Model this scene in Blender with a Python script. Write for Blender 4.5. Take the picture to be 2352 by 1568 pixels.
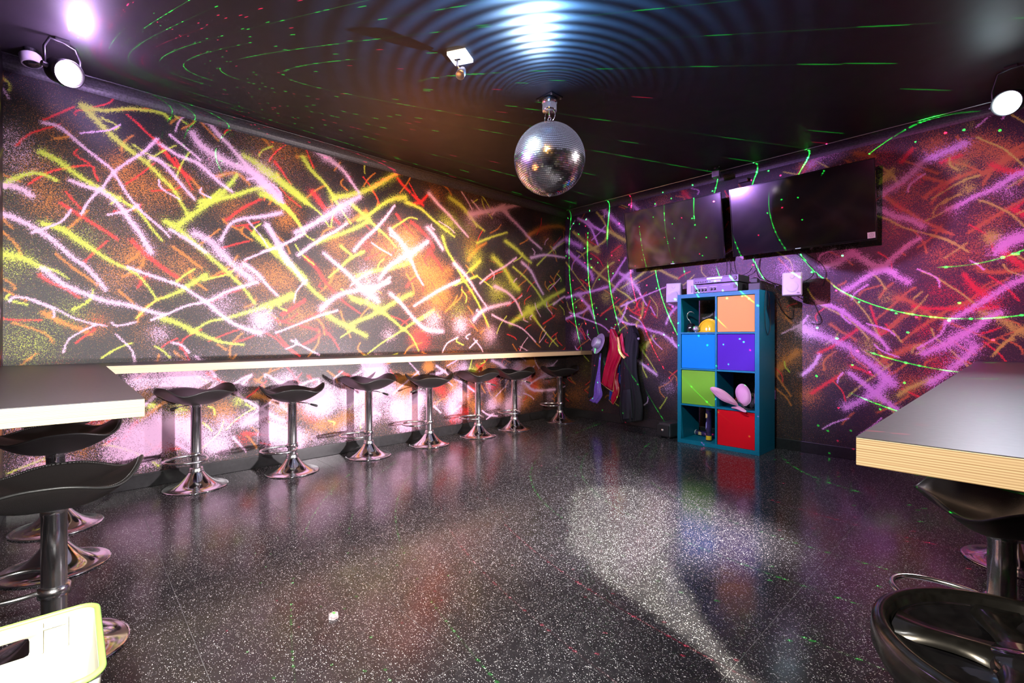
import bpy, bmesh, math, random
import numpy as np
from mathutils import Vector, Matrix

# ------------------------------------------------------------------ scene, camera, light
SC = bpy.context.scene
COL = SC.collection
for o in list(bpy.data.objects):
    bpy.data.objects.remove(o)
rnd = random.Random(7)
PI = math.pi

XL, YB, HC = -4.162, 4.887, 2.735          # left wall, back wall, ceiling height
XR, YF = 0.29, -0.30                       # right wall, front wall

cam = bpy.data.cameras.new('camera'); cam.lens = 16.554; cam.sensor_width = 36; cam.shift_y = -0.00444
cam.clip_start = 0.02
CAM = bpy.data.objects.new('camera', cam); COL.objects.link(CAM)
CAM.location = (0, 0, 1.05); CAM.rotation_euler = (PI/2, 0, math.radians(46.887)); SC.camera = CAM

SC.view_settings.view_transform = 'Standard'; SC.view_settings.look = 'None'
SC.view_settings.exposure = 0.0; SC.view_settings.gamma = 1.0; SC.view_settings.use_curve_mapping = False
cy = SC.cycles
cy.use_denoising = True; cy.max_bounces = 7; cy.diffuse_bounces = 3; cy.glossy_bounces = 4
cy.transmission_bounces = 5; cy.caustics_reflective = False; cy.caustics_refractive = False
cy.sample_clamp_indirect = 3.0; cy.blur_glossy = 0.6

W = bpy.data.worlds.new('world'); SC.world = W; W.use_nodes = True
W.node_tree.nodes['Background'].inputs[0].default_value = (0.62, 0.62, 0.9, 1)
W.node_tree.nodes['Background'].inputs[1].default_value = 0.02


class G:
    """small helper that chains math nodes"""
    def __init__(s, nt): s.nt = nt
    def new(s, t, **k):
        n = s.nt.nodes.new(t)
        for a, b in k.items(): setattr(n, a, b)
        return n
    def put(s, n, i, v):
        if v is None: return
        if isinstance(v, bpy.types.NodeSocket): s.nt.links.new(v, n.inputs[i])
        else: n.inputs[i].default_value = v
    def m(s, op, a, b=None, c=None, clamp=False):
        n = s.new('ShaderNodeMath', operation=op); n.use_clamp = clamp
        s.put(n, 0, a); s.put(n, 1, b); s.put(n, 2, c); return n.outputs[0]
    def v(s, op, a, b=None, c=None):
        n = s.new('ShaderNodeVectorMath', operation=op)
        s.put(n, 0, a); s.put(n, 1, b); s.put(n, 2, c)
        return n.outputs['Value'] if op in ('DOT_PRODUCT', 'LENGTH', 'DISTANCE') else n.outputs[0]
    def mr(s, x, a, b, c=0.0, d=1.0, smooth=False):
        n = s.new('ShaderNodeMapRange'); n.clamp = True
        if smooth: n.interpolation_type = 'SMOOTHSTEP'
        s.put(n, 0, x); s.put(n, 1, a); s.put(n, 2, b); s.put(n, 3, c); s.put(n, 4, d); return n.outputs[0]
    def xyz(s, v):
        n = s.new('ShaderNodeSeparateXYZ'); s.put(n, 0, v); return n.outputs
    def vec(s, x, y, z=0.0):
        n = s.new('ShaderNodeCombineXYZ'); s.put(n, 0, x); s.put(n, 1, y); s.put(n, 2, z); return n.outputs[0]
    def mix(s, f, a, b, mode='MIX'):
        n = s.new('ShaderNodeMix', data_type='RGBA', blend_type=mode)
        s.put(n, 0, f); s.put(n, 6, a); s.put(n, 7, b); return n.outputs[2]
    def noise(s, vec, scale, detail=2.0, rough=0.5):
        n = s.new('ShaderNodeTexNoise'); s.put(n, 'Vector', vec); n.inputs['Scale'].default_value = scale
        n.inputs['Detail'].default_value = detail; n.inputs['Roughness'].default_value = rough; return n.outputs[0]
    def white(s, vec):
        n = s.new('ShaderNodeTexWhiteNoise', noise_dimensions='3D'); s.put(n, 0, vec); return n.outputs[0]


def point(name, loc, color, power, radius=0.04):
    l = bpy.data.lights.new(name, 'POINT'); l.energy = power; l.color = color; l.shadow_soft_size = radius
    o = bpy.data.objects.new(name, l); COL.objects.link(o); o.location = loc; return o


def spot(name, loc, target, color, power, deg, blend=0.6, radius=0.04):
    l = bpy.data.lights.new(name, 'SPOT'); l.energy = power; l.color = color; l.shadow_soft_size = radius
    l.spot_size = math.radians(deg); l.spot_blend = blend
    o = bpy.data.objects.new(name, l); COL.objects.link(o); o.location = loc
    o.rotation_euler = (Vector(target) - Vector(loc)).to_track_quat('-Z', 'Y').to_euler(); return o


def area(name, loc, target, color, power, sx, sy):
    l = bpy.data.lights.new(name, 'AREA'); l.energy = power; l.color = color; l.shape = 'RECTANGLE'; l.size = sx; l.size_y = sy
    o = bpy.data.objects.new(name, l); COL.objects.link(o); o.location = loc
    o.rotation_euler = (Vector(target) - Vector(loc)).to_track_quat('-Z', 'Y').to_euler(); return o


def gobo(name, loc, build, radius=0.0, constant=False, energy=100.0):
    """a point lamp whose beam pattern is a function of the direction it leaves the lamp"""
    l = bpy.data.lights.new(name, 'POINT'); l.energy = energy; l.shadow_soft_size = radius; l.use_nodes = True
    o = bpy.data.objects.new(name, l); COL.objects.link(o); o.location = loc
    nt = l.node_tree; em = [n for n in nt.nodes if n.type == 'EMISSION'][0]
    g = G(nt); d = g.new('ShaderNodeNewGeometry').outputs['Normal']
    col, st = build(g, d, Vector(loc))
    if constant:
        fo = g.new('ShaderNodeLightFalloff'); g.put(fo, 0, st); st = fo.outputs['Constant']
    g.put(em, 'Color', col); g.put(em, 'Strength', st); return o


def soft_beam(name, loc, target, color, power, sigma, zcut=None, radius=0.04, zlow=None):
    """real or added lamp with a soft edged beam (sigma in degrees) and a cut that keeps it off the ceiling"""
    ax = tuple((Vector(target)-Vector(loc)).normalized())
    def build(g, d, L):
        a = g.m('ARCCOSINE', g.v('DOT_PRODUCT', d, ax))
        s = g.m('POWER', math.e, g.m('MULTIPLY', g.m('MULTIPLY', a, a), -1.0/math.radians(sigma)**2))
        if zcut is not None: s = g.m('MULTIPLY', s, g.mr(g.xyz(d)[2], zcut-.05, zcut+.03, 1.0, 0.0, True))
        if zlow is not None: s = g.m('MULTIPLY', s, g.mr(g.xyz(d)[2], zlow-.10, zlow+.05, 0.15, 1.0, True))
        return tuple(color)+(1,), s
    return gobo(name, loc, build, radius, False, power)


PINK_LAMP = (-3.62, 0.02, 2.53)
WHITE_LAMP = (-0.06, 4.19, 2.49)
FRONT_LAMP = (0.12, -0.24, 1.38)
LASER = (-3.98, -0.05, 2.53)

# lamps of the room, plus beams and a fill added without a source
point('pink_lamp_light', (PINK_LAMP[0]+.02, PINK_LAMP[1]+.02, PINK_LAMP[2]+.10), (0.72, 0.45, 1.0), 22, 0.035)
soft_beam('pink_lamp_beam', (PINK_LAMP[0]+.07, PINK_LAMP[1]+.07, PINK_LAMP[2]-.04), (-1.45, 4.88, 1.70), (0.58, 0.28, 1.0), 1900, 24, 0.03, 0.03, -0.36)
point('white_lamp_light', (WHITE_LAMP[0]-.05, WHITE_LAMP[1]-.06, WHITE_LAMP[2]-.03), (0.62, 0.90, 1.0), 1.5, 0.035)
soft_beam('white_lamp_beam', (WHITE_LAMP[0]-.08, WHITE_LAMP[1]-.06, WHITE_LAMP[2]-.04), (-4.16, 1.85, 1.35), (1.0, 0.86, 0.88), 680, 34, -0.03, 0.05)
soft_beam('floor_wash_fill', (-0.5, 0.1, 2.62), (-1.75, 0.75, 0), (1.0, 0.97, 0.93), 260, 22, None, 0.06)  # unseen lamp added to brighten the lower left floor
spot('low_wash_beam', (0.22, 2.90, 0.62), (-4.16, 1.60, 0.45), (1.0, 0.88, 0.93), 1750, 62, 0.55, 0.08)
spot('front_lamp_beam', FRONT_LAMP, (-2.0, 0.45, 0.45), (1.0, 0.97, 0.92), 620, 88, 0.5, 0.06)
spot('white_lamp_down_beam', (WHITE_LAMP[0], WHITE_LAMP[1]-.1, WHITE_LAMP[2]-.05), (-.05, 2.0, .87), (0.72, 0.82, 1.0), 100, 62, 0.8, 0.05)
spot('counter_edge_fill', (-0.35, -0.25, 1.75), (0.05, 1.05, 0.86), (1.0, 0.86, 0.66), 250, 60, 0.8, 0.06)  # no such lamp stands here; added to warm the right counter end
soft_beam('orange_beam', (-1.2, 1.0, 2.62), (-4.16, 2.80, 1.45), (1.0, 0.47, 0.08), 2300, 13, None, 0.06)
soft_beam('orange_floor_fill', (-1.2, 1.0, 2.60), (-1.95, 1.05, 0), (1.0, 0.42, 0.22), 260, 14, None, 0.06)  # added beam of unseen origin, gives the mid floor its brown tint
soft_beam('orange_ceiling_fill', (-2.4, 1.5, 1.7), (-3.3, 2.3, 2.735), (1.0, 0.34, 0.08), 300, 24, None, 0.15)  # floats unseen in mid room, added for the brown ceiling glow
soft_beam('red_beam', (-1.0, 0.9, 2.60), (0.0, 4.88, 1.25), (1.0, 0.14, 0.42), 560, 16, None, 0.05)
spot('bookcase_fill', (-1.3, 0.9, 2.50), (-1.95, 4.5, 0.75), (0.70, 1.0, 0.95), 360, 30, 0.7, 0.05)  # added without a source to lift the bookcase colours
spot('ball_beam', (-2.26, 1.71, 2.585), (-2.26, 2.46, 2.31), (0.60, 0.82, 1.0), 700, 34, 0.2, 0.10)
soft_beam('purple_ceiling_fill', (-3.1, 0.35, 1.9), (-3.35, 0.0, 2.735), (0.72, 0.42, 1.0), 36, 34, None, 0.2)  # hangs unseen in mid air, added to spread purple over the ceiling
area('room_fill', (-1.8, 2.2, 2.70), (-1.8, 2.2, 0), (0.75, 0.70, 1.0), 7, 3.0, 3.0)

BALL = Vector((-2.244, 2.463, 2.30))


def ripple(g, d, L):
    x, y, z = g.xyz(d)
    t = g.m('DIVIDE', HC - L.z, g.m('MAXIMUM', z, 0.02))
    px = g.m('ADD', g.m('MULTIPLY', x, t), L.x - BALL.x)
    py = g.m('ADD', g.m('MULTIPLY', y, t), L.y - BALL.y)
    r = g.m('SQRT', g.m('ADD', g.m('MULTIPLY', px, px), g.m('MULTIPLY', py, py)))
    a0 = math.atan2(-0.84, 0.55)
    ca = g.m('DIVIDE', g.m('ADD', g.m('MULTIPLY', px, math.cos(a0)), g.m('MULTIPLY', py, math.sin(a0))), g.m('MAXIMUM', r, .01))
    lobe = g.m('POWER', g.m('MAXIMUM', g.m('ADD', g.m('MULTIPLY', ca, .5), .5), 0.0), 5.0)
    core = g.m('POWER', g.m('MAXIMUM', ca, 0.0), 45.0)
    wave = g.m('SINE', g.m('MULTIPLY', g.m('LOGARITHM', g.m('MAXIMUM', r, .02), math.e), 62.0))
    wave = g.mr(wave, -1.0, 1.0, 0.12, 1.0)
    rad = g.m('MULTIPLY', g.mr(r, 0.10, 0.55, 0.25, 1.0), g.mr(r, 1.0, 2.1, 1.0, 0.0, True))
    blob = g.m('MULTIPLY', core, g.m('MULTIPLY', g.mr(r, .35, .62), g.mr(r, .8, 1.15, 1.0, 0.0)))
    s = g.m('MULTIPLY', g.m('MULTIPLY', g.m('ADD', lobe, g.m('MULTIPLY', blob, 2.2)), wave), rad)
    s = g.m('MULTIPLY', s, g.m('GREATER_THAN', z, 0.02))
    # evens out the grazing angle and distance so that every ring gets the same light
    s = g.m('DIVIDE', s, g.m('POWER', g.m('MAXIMUM', z, .06), 2.4))
    return g.mix(g.m('MULTIPLY', blob, .8, clamp=True), (0.13, 0.42, 1.0, 1), (0.65, 0.85, 1.0, 1)), g.m('MULTIPLY', s, 2.1)


RIP = gobo('added_ripple_light', (-2.244+.55*.33, 2.463-.84*.33, 2.46), ripple, 0.004, False, 14.0)  # unseen lamp beside the ball, added in place of its reflections


def laser(g, d, L):
    ax = Vector((0.587, 0.807, -0.06)).normalized()
    u = ax.cross(Vector((0, 0, 1))).normalized(); w = u.cross(ax)
    c = g.v('DOT_PRODUCT', d, tuple(ax)); a = g.m('ARCCOSINE', c)
    sx = g.v('DOT_PRODUCT', d, tuple(u)); sy = g.v('DOT_PRODUCT', d, tuple(w))
    az = g.m('ARCTAN2', sy, sx)
    SP = 0.062
    wob = g.m('MULTIPLY', g.m('SUBTRACT', g.noise(g.v('SCALE', d, None), 2.0) if False else g.noise(d, 2.5), 0.5), 0.008)
    k0 = g.m('DIVIDE', g.m('ADD', a, wob), SP); k = g.m('FLOOR', k0)
    fr = g.m('MULTIPLY', g.m('ABSOLUTE', g.m('SUBTRACT', g.m('SUBTRACT', k0, k), 0.5)), SP)
    arc = g.m('DIVIDE', g.m('MULTIPLY', az, g.m('SINE', g.m('MULTIPLY', g.m('ADD', k, .5), SP))), 0.0036)
    cell = g.m('FLOOR', arc); cf = g.m('ABSOLUTE', g.m('SUBTRACT', g.m('SUBTRACT', arc, cell), .5))
    wn = g.white(g.vec(cell, k, 3.0)); kc = g.white(g.vec(k, 7.0, 1.0))
    dens = g.noise(g.vec(g.m('MULTIPLY', az, 2.2), g.m('MULTIPLY', k, 3.3), 0.0), 1.0, 1.0)
    th = g.mr(dens, .42, .60, .93, .50)
    rad = g.m('MULTIPLY', 0.0015, g.mr(wn, .6, 1.0, .45, 1.0))
    dist = g.m('SQRT', g.m('ADD', g.m('MULTIPLY', fr, fr), g.m('POWER', g.m('MULTIPLY', cf, .0036), 2.0)))
    dot = g.m('MULTIPLY', g.m('GREATER_THAN', wn, th), g.m('LESS_THAN', dist, rad))
    line = g.m('MULTIPLY', g.m('LESS_THAN', fr, .0007), g.m('MULTIPLY', g.mr(dens, .42, .58), .22))
    # loose specks between the rings
    r2 = g.m('DIVIDE', a, 0.021); q2 = g.m('FLOOR', r2)
    ar2 = g.m('DIVIDE', g.m('MULTIPLY', az, g.m('SINE', g.m('MULTIPLY', g.m('ADD', q2, .5), 0.021))), 0.021)
    c2 = g.m('FLOOR', ar2)
    w2 = g.white(g.vec(c2, q2, 11.0)); w3 = g.white(g.vec(q2, c2, 5.0))
    d2 = g.m('SQRT', g.m('ADD', g.m('POWER', g.m('SUBTRACT', g.m('SUBTRACT', ar2, c2), g.mr(w3, 0, 1, .2, .8)), 2.0),
                         g.m('POWER', g.m('SUBTRACT', g.m('SUBTRACT', r2, q2), .5), 2.0)))
    sp = g.m('MULTIPLY', g.m('GREATER_THAN', w2, .80), g.m('LESS_THAN', d2, .058))
    s = g.m('ADD', g.m('ADD', dot, line), sp)
    s = g.m('MULTIPLY', s, g.m('LESS_THAN', a, 1.02))
    zz = g.xyz(d)[2]
    s = g.m('MULTIPLY', s, g.mr(zz, -.36, -.22, .10, 1.0))
    s = g.m('MULTIPLY', s, g.mr(zz, .0, .12, 1.0, 1.5))
    red = g.m('MAXIMUM', g.m('LESS_THAN', kc, .33), g.m('MULTIPLY', sp, g.m('LESS_THAN', w3, .4)))
    return g.mix(red, (0.01, 1.0, 0.05, 1), (1.0, 0.01, 0.08, 1)), g.m('MULTIPLY', s, 5.2)


LAS = gobo('laser_projector_light', LASER, laser, 0.0, True, 900.0)


def floor_patch(g, d, L):
    x, y, z = g.xyz(d)
    t = g.m('DIVIDE', L.z, g.m('MAXIMUM', g.m('MULTIPLY', z, -1.0), .02))
    px = g.m('ADD', g.m('MULTIPLY', x, t), L.x); py = g.m('ADD', g.m('MULTIPLY', y, t), L.y)
    nz = g.m('MULTIPLY', g.m('SUBTRACT', g.noise(g.vec(px, py, 0), 1.6, 1.0), .5), .25)
    def cap(ax, ay, bx, by, r0, r1, soft):
        dx, dy = bx-ax, by-ay; L2 = dx*dx+dy*dy
        h = g.m('ADD', g.m('MULTIPLY', g.m('SUBTRACT', px, ax), dx/L2), g.m('MULTIPLY', g.m('SUBTRACT', py, ay), dy/L2), clamp=True)
        ex = g.m('SUBTRACT', g.m('SUBTRACT', px, ax), g.m('MULTIPLY', h, dx)); ey = g.m('SUBTRACT', g.m('SUBTRACT', py, ay), g.m('MULTIPLY', h, dy))
        di = g.m('SUBTRACT', g.m('SQRT', g.m('ADD', g.m('MULTIPLY', ex, ex), g.m('MULTIPLY', ey, ey))), g.mr(h, 0, 1, r0, r1))
        return g.mr(g.m('ADD', di, nz), -soft, soft, 1.0, 0.0, True)
    a = cap(-1.72, 2.55, -1.38, 2.05, .30, .24, .05)
    b = cap(-1.38, 2.05, -0.95, 1.72, .22, .13, .04)
    c = cap(-0.95, 1.72, -0.55, 1.48, .12, .06, .03)
    s = g.m('MAXIMUM', g.m('MAXIMUM', a, b), c)
    s = g.m('MULTIPLY', s, g.m('LESS_THAN', z, -.02))
    return (1.0, 0.96, 0.78, 1), g.m('MULTIPLY', s, 4.2)


PATCH = gobo('added_floor_patch_light', (-1.0, 0.7, 2.60), floor_patch, 0.01, False, 500.0)  # unseen lamp added, its beam shaped to draw the floor's light patch

# ------------------------------------------------------------------ materials
MATS = {}


def mat(name, col, rough=0.5, metal=0.0, emit=None, es=0.0, var=0.0, scale=40.0, bump=0.0, spec=None, trans=0.0, coat=0.0):
    if name in MATS: return MATS[name]
    m = bpy.data.materials.new(name); m.use_nodes = True; nt = m.node_tree; g = G(nt)
    b = nt.nodes['Principled BSDF']; b.inputs['Roughness'].default_value = rough; b.inputs['Metallic'].default_value = metal
    if spec is not None: b.inputs['Specular IOR Level'].default_value = spec
    if trans: b.inputs['Transmission Weight'].default_value = trans
    if coat: b.inputs['Coat Weight'].default_value = coat; b.inputs['Coat Roughness'].default_value = .05
    tc = g.new('ShaderNodeTexCoord').outputs['Object']
    n = g.noise(tc, scale, 3.0)
    c2 = tuple(min(1, c*(1+var)+var*.02) for c in col)+(1,); c1 = tuple(c*(1-var) for c in col)+(1,)
    g.put(b, 'Base Color', g.mix(g.mr(n, .3, .7), c1, c2))
    if bump:
        bp = g.new('ShaderNodeBump'); bp.inputs['Strength'].default_value = bump; bp.inputs['Distance'].default_value = .002
        g.put(bp, 'Height', n); nt.links.new(bp.outputs[0], b.inputs['Normal'])
    if emit:
        b.inputs['Emission Color'].default_value = tuple(emit)+(1,); b.inputs['Emission Strength'].default_value = es
    MATS[name] = m; return m


def paint_mat(name, attr=True):
    m = bpy.data.materials.new(name); m.use_nodes = True; nt = m.node_tree; g = G(nt)
    b = nt.nodes['Principled BSDF']
    co = g.new('ShaderNodeNewGeometry').outputs['Position']
    at = g.new('ShaderNodeAttribute'); at.attribute_name = 'paint'
    sc = g.new('ShaderNodeSeparateColor'); nt.links.new(at.outputs['Color'], sc.inputs[0])
    dens = {'P': sc.outputs[0], 'Y': sc.outputs[1], 'R': sc.outputs[2], 'O': at.outputs['Alpha']}
    cols = {'O': (0.42, 0.14, 0.02, 1), 'R': (0.60, 0.022, 0.022, 1), 'Y': (0.43, 0.49, 0.05, 1), 'P': (0.62, 0.37, 0.56, 1)}
    cur = g.mix(g.mr(g.noise(co, 3.0, 2.0), .35, .65), (0.006, 0.005, 0.008, 1), (0.014, 0.012, 0.015, 1))
    for i, k in enumerate('ORYP'):
        off = g.v('ADD', co, (3.1*i+1, 1.7*i, 2.3*i))
        n = g.mr(g.noise(off, 200.0, 3.0, .8), .31, .69)
        f1 = g.mr(g.m('SUBTRACT', g.m('MULTIPLY', dens[k], 1.10), n), -.04, .13)
        vo = g.new('ShaderNodeTexVoronoi'); g.put(vo, 'Vector', off); vo.inputs['Scale'].default_value = 125.0
        vr = g.xyz(vo.outputs['Color'])
        gate = g.m('MULTIPLY', g.m('POWER', vr[0], 1.6), g.mr(dens[k], .03, .50, 0.0, .66))
        f2 = g.mr(g.m('SUBTRACT', gate, vo.outputs['Distance']), -.02, .03)
        f2 = g.m('MULTIPLY', f2, g.m('GREATER_THAN', vr[1], .35))
        f = g.m('MAXIMUM', f1, f2)
        cur = g.mix(g.m('MULTIPLY', f, .93), cur, cols[k])
    g.put(b, 'Base Color', cur); b.inputs['Roughness'].default_value = .46; b.inputs['Specular IOR Level'].default_value = .34
    MATS[name] = m; return m


def floor_mat():
    m = bpy.data.materials.new('speckled_black_vinyl'); m.use_nodes = True; nt = m.node_tree; g = G(nt)
    b = nt.nodes['Principled BSDF']
    co = g.new('ShaderNodeNewGeometry').outputs['Position']
    cur = g.mix(g.mr(g.noise(co, 25.0, 3.0), .3, .7), (0.014, 0.013, 0.015, 1), (0.028, 0.026, 0.029, 1))
    oi = g.new('ShaderNodeObjectInfo').outputs['Random']
    for sc, st, gt, rad, rot in ((88, 2.3, .62, .24, .6), (150, 1.5, .55, .22, 1.9), (260, 1.3, .6, .3, .3)):
        mp = g.new('ShaderNodeMapping'); g.put(mp, 0, co); mp.inputs['Rotation'].default_value = (0, 0, rot); mp.inputs['Scale'].default_value = (1, st, 1)
        dn = g.noise(co, 30.0, 1.0)
        v = g.v('ADD', mp.outputs[0], g.vec(g.m('MULTIPLY', dn, .02), g.m('MULTIPLY', dn, -.02), g.m('MULTIPLY', oi, 9.0)))
        vo = g.new('ShaderNodeTexVoronoi'); g.put(vo, 'Vector', v); vo.inputs['Scale'].default_value = sc
        vr = g.xyz(vo.outputs['Color'])
        f = g.m('MULTIPLY', g.m('GREATER_THAN', vr[1], gt), g.mr(g.m('SUBTRACT', g.m('MULTIPLY', vr[0], rad*1.25), vo.outputs['Distance']), -.02, .03))
        cur = g.mix(g.m('MULTIPLY', f, .95), cur, (0.64, 0.64, 0.64, 1))
    g.put(b, 'Base Color', cur)
    g.put(b, 'Roughness', g.mr(g.noise(co, 9.0, 4.0), .3, .7, .13, .21)); b.inputs['Specular IOR Level'].default_value = .42
    MATS['floor'] = m; return m


def ply_mat():
    m = bpy.data.materials.new('plywood_edge'); m.use_nodes = True; nt = m.node_tree; g = G(nt)
    b = nt.nodes['Principled BSDF']
    co = g.new('ShaderNodeNewGeometry').outputs['Position']; x, y, z = g.xyz(co)
    wob = g.m('MULTIPLY', g.noise(g.v('MULTIPLY', co, (1.5, 1.5, 8)), 3.0, 3.0), .004)
    s = g.m('SINE', g.m('MULTIPLY', g.m('ADD', z, wob), 2*PI/.0042))
    band = g.noise(g.v('MULTIPLY', co, (2, 2, 420)), 1.0, 2.0)
    f = g.m('ADD', g.m('MULTIPLY', g.mr(s, -1, 1), .6), g.m('MULTIPLY', g.mr(band, .3, .7), .4))
    c = g.mix(f, (0.26, 0.16, 0.08, 1), (0.60, 0.48, 0.31, 1))
    g.put(b, 'Base Color', c); b.inputs['Roughness'].default_value = .45
    MATS['ply'] = m; return m


PAINT = paint_mat('spray_painted_wall')
FLOOR = floor_mat(); PLY = ply_mat()
CHROME = mat('chrome', (0.92, 0.92, 0.94), .19, 1.0, var=.02)
CHROME_B = mat('polished_chrome', (0.92, 0.92, 0.94), .09, 1.0, var=.02)
LEATHER = mat('black_leatherette', (0.011, 0.009, 0.009), .45, bump=.25, scale=350, var=.15)
PIPING = mat('black_piping', (0.02, 0.02, 0.02), .4, var=.1)
THREAD = mat('grey_thread', (0.14, 0.14, 0.14), .7, var=.1)
RUBBER = mat('black_plastic', (0.012, 0.012, 0.013), .45, var=.2)
GLOSS = mat('glossy_black', (0.006, 0.006, 0.008), .08, var=.2, coat=.6)
LAMINATE = mat('black_laminate', (0.060, 0.058, 0.066), .36, var=.15, scale=60, bump=.05)
SKIRT = mat('black_baseboard', (0.012, 0.012, 0.013), .28, var=.2)
CEIL = mat('black_ceiling_paint', (0.020, 0.018, 0.021), .50, spec=.35, var=.12, scale=8, bump=.04)
COVE = mat('black_cornice_paint', (0.035, 0.033, 0.04), .4, var=.5, scale=90)
WHITE = mat('white_plastic', (0.44, 0.44, 0.46), .4, var=.04)
BLACKMET = mat('black_metal', (0.015, 0.015, 0.016), .35, .4, var=.2)
LENSW = mat('lit_lens_white', (1, 1, 1), .3, emit=(0.85, 0.97, 1.0), es=14)
LENSP = mat('lit_lens_pink', (1, 1, 1), .3, emit=(1.0, 0.75, 1.0), es=14)
ALU = mat('brushed_aluminium', (0.5, 0.5, 0.54), .3, 1.0, var=.06)


# ------------------------------------------------------------------ mesh helpers
def obj(name, me, m=None, parent=None, smooth=False):
    if isinstance(me, bmesh.types.BMesh):
        bm = me; me = bpy.data.meshes.new(name); bm.normal_update(); bm.to_mesh(me); bm.free()
    if m is not None and not me.materials: me.materials.append(m)
    if smooth:
        me.polygons.foreach_set('use_smooth', [True]*len(me.polygons))
    o = bpy.data.objects.new(name, me); COL.objects.link(o)
    if parent: o.parent = parent
    return o


def tag(o, label=None, cat=None, group=None, kind=None):
    if label: o['label'] = label
    if cat: o['category'] = cat
    if group: o['group'] = group
    if kind: o['kind'] = kind
    return o


def thing(name, loc=(0, 0, 0), rz=0.0, label=None, cat=None, group=None):
    o = bpy.data.objects.new(name, None); o.empty_display_size = .05; COL.objects.link(o)
    o.location = loc; o.rotation_euler = (0, 0, rz); return tag(o, label, cat, group)


def box(bm, x0, x1, y0, y1, z0, z1, bev=0.0, M=None):
    r = bmesh.ops.create_cube(bm, size=1.0); vs = r['verts']
    bmesh.ops.scale(bm, vec=(x1-x0, y1-y0, z1-z0), verts=vs)
    bmesh.ops.translate(bm, vec=((x0+x1)/2, (y0+y1)/2, (z0+z1)/2), verts=vs)
    if bev > 0:
        es = list({e for v in vs for e in v.link_edges})
        rr = bmesh.ops.bevel(bm, geom=es, offset=bev, segments=2, profile=.6, affect='EDGES')
        vs = list({v for f in rr['faces'] for v in f.verts} | {v for v in vs if v.is_valid})
    if M is not None: bmesh.ops.transform(bm, matrix=M, verts=vs)
    return vs


def B(*a, **k):
    bm = bmesh.new(); box(bm, *a, **k); return bm


def lathe(prof, seg=48, bm=None, M=None):
    bm = bm or bmesh.new(); rings = []; allv = []
    for r, z in prof:
        if r < 1e-5: v = [bm.verts.new((0, 0, z))]
        else: v = [bm.verts.new((r*math.cos(2*PI*i/seg), r*math.sin(2*PI*i/seg), z)) for i in range(seg)]
        rings.append(v); allv += v
    for a, b in zip(rings, rings[1:]):
        for i in range(seg):
            j = (i+1) % seg
            if len(a) == 1 and len(b) == 1: continue
            if len(a) == 1: bm.faces.new((a[0], b[j], b[i]))
            elif len(b) == 1: bm.faces.new((a[i], a[j], b[0]))
            else: bm.faces.new((a[i], a[j], b[j], b[i]))
    bmesh.ops.recalc_face_normals(bm, faces=bm.faces)
    if M is not None: bmesh.ops.transform(bm, matrix=M, verts=allv)
    return bm


def smooth_path(pts, n=6):
    P = [Vector(p) for p in pts]; out = []
    for i in range(len(P)-1):
        a = P[max(i-1, 0)]; b = P[i]; c = P[i+1]; d = P[min(i+2, len(P)-1)]
        for k in range(n):
            t = k/n
            out.append(.5*((2*b)+(c-a)*t+(2*a-5*b+4*c-d)*t*t+(3*b-3*c+d-a)*t**3))
    out.append(P[-1]); return out


def tube(pts, r, seg=8, closed=False, bm=None, smooth=0):
    bm = bm or bmesh.new()
    P = smooth_path(pts, smooth) if smooth else [Vector(p) for p in pts]
    n = len(P); rings = []; up = Vector((0, 0, 1)); prev = None
    for i in range(n):
        a = P[i-1] if (i > 0 or closed) else P[i]; b = P[(i+1) % n] if (i < n-1 or closed) else P[i]
        t = (b-a).normalized() if (b-a).length > 1e-9 else Vector((1, 0, 0))
        if prev is None:
            s = t.cross(up); s = s if s.length > .05 else t.cross(Vector((1, 0, 0)))
        else: s = prev - t*prev.dot(t)
        s.normalize(); prev = s; w = t.cross(s)
        rr = r[i] if isinstance(r, (list, tuple)) else r
        rings.append([bm.verts.new(P[i]+rr*(math.cos(2*PI*k/seg)*s+math.sin(2*PI*k/seg)*w)) for k in range(seg)])
    for i in range(n if closed else n-1):
        a, b = rings[i], rings[(i+1) % n]
        off = 0
        if closed and i == n-1:
            off = min(range(seg), key=lambda q: (a[0].co-b[q].co).length)
        for k in range(seg):
            bm.faces.new((a[k], a[(k+1) % seg], b[(k+1+off) % seg], b[(k+off) % seg]))
    if not closed:
        bm.faces.new(list(reversed(rings[0]))); bm.faces.new(rings[-1])
    bmesh.ops.recalc_face_normals(bm, faces=bm.faces)
    return bm


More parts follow.
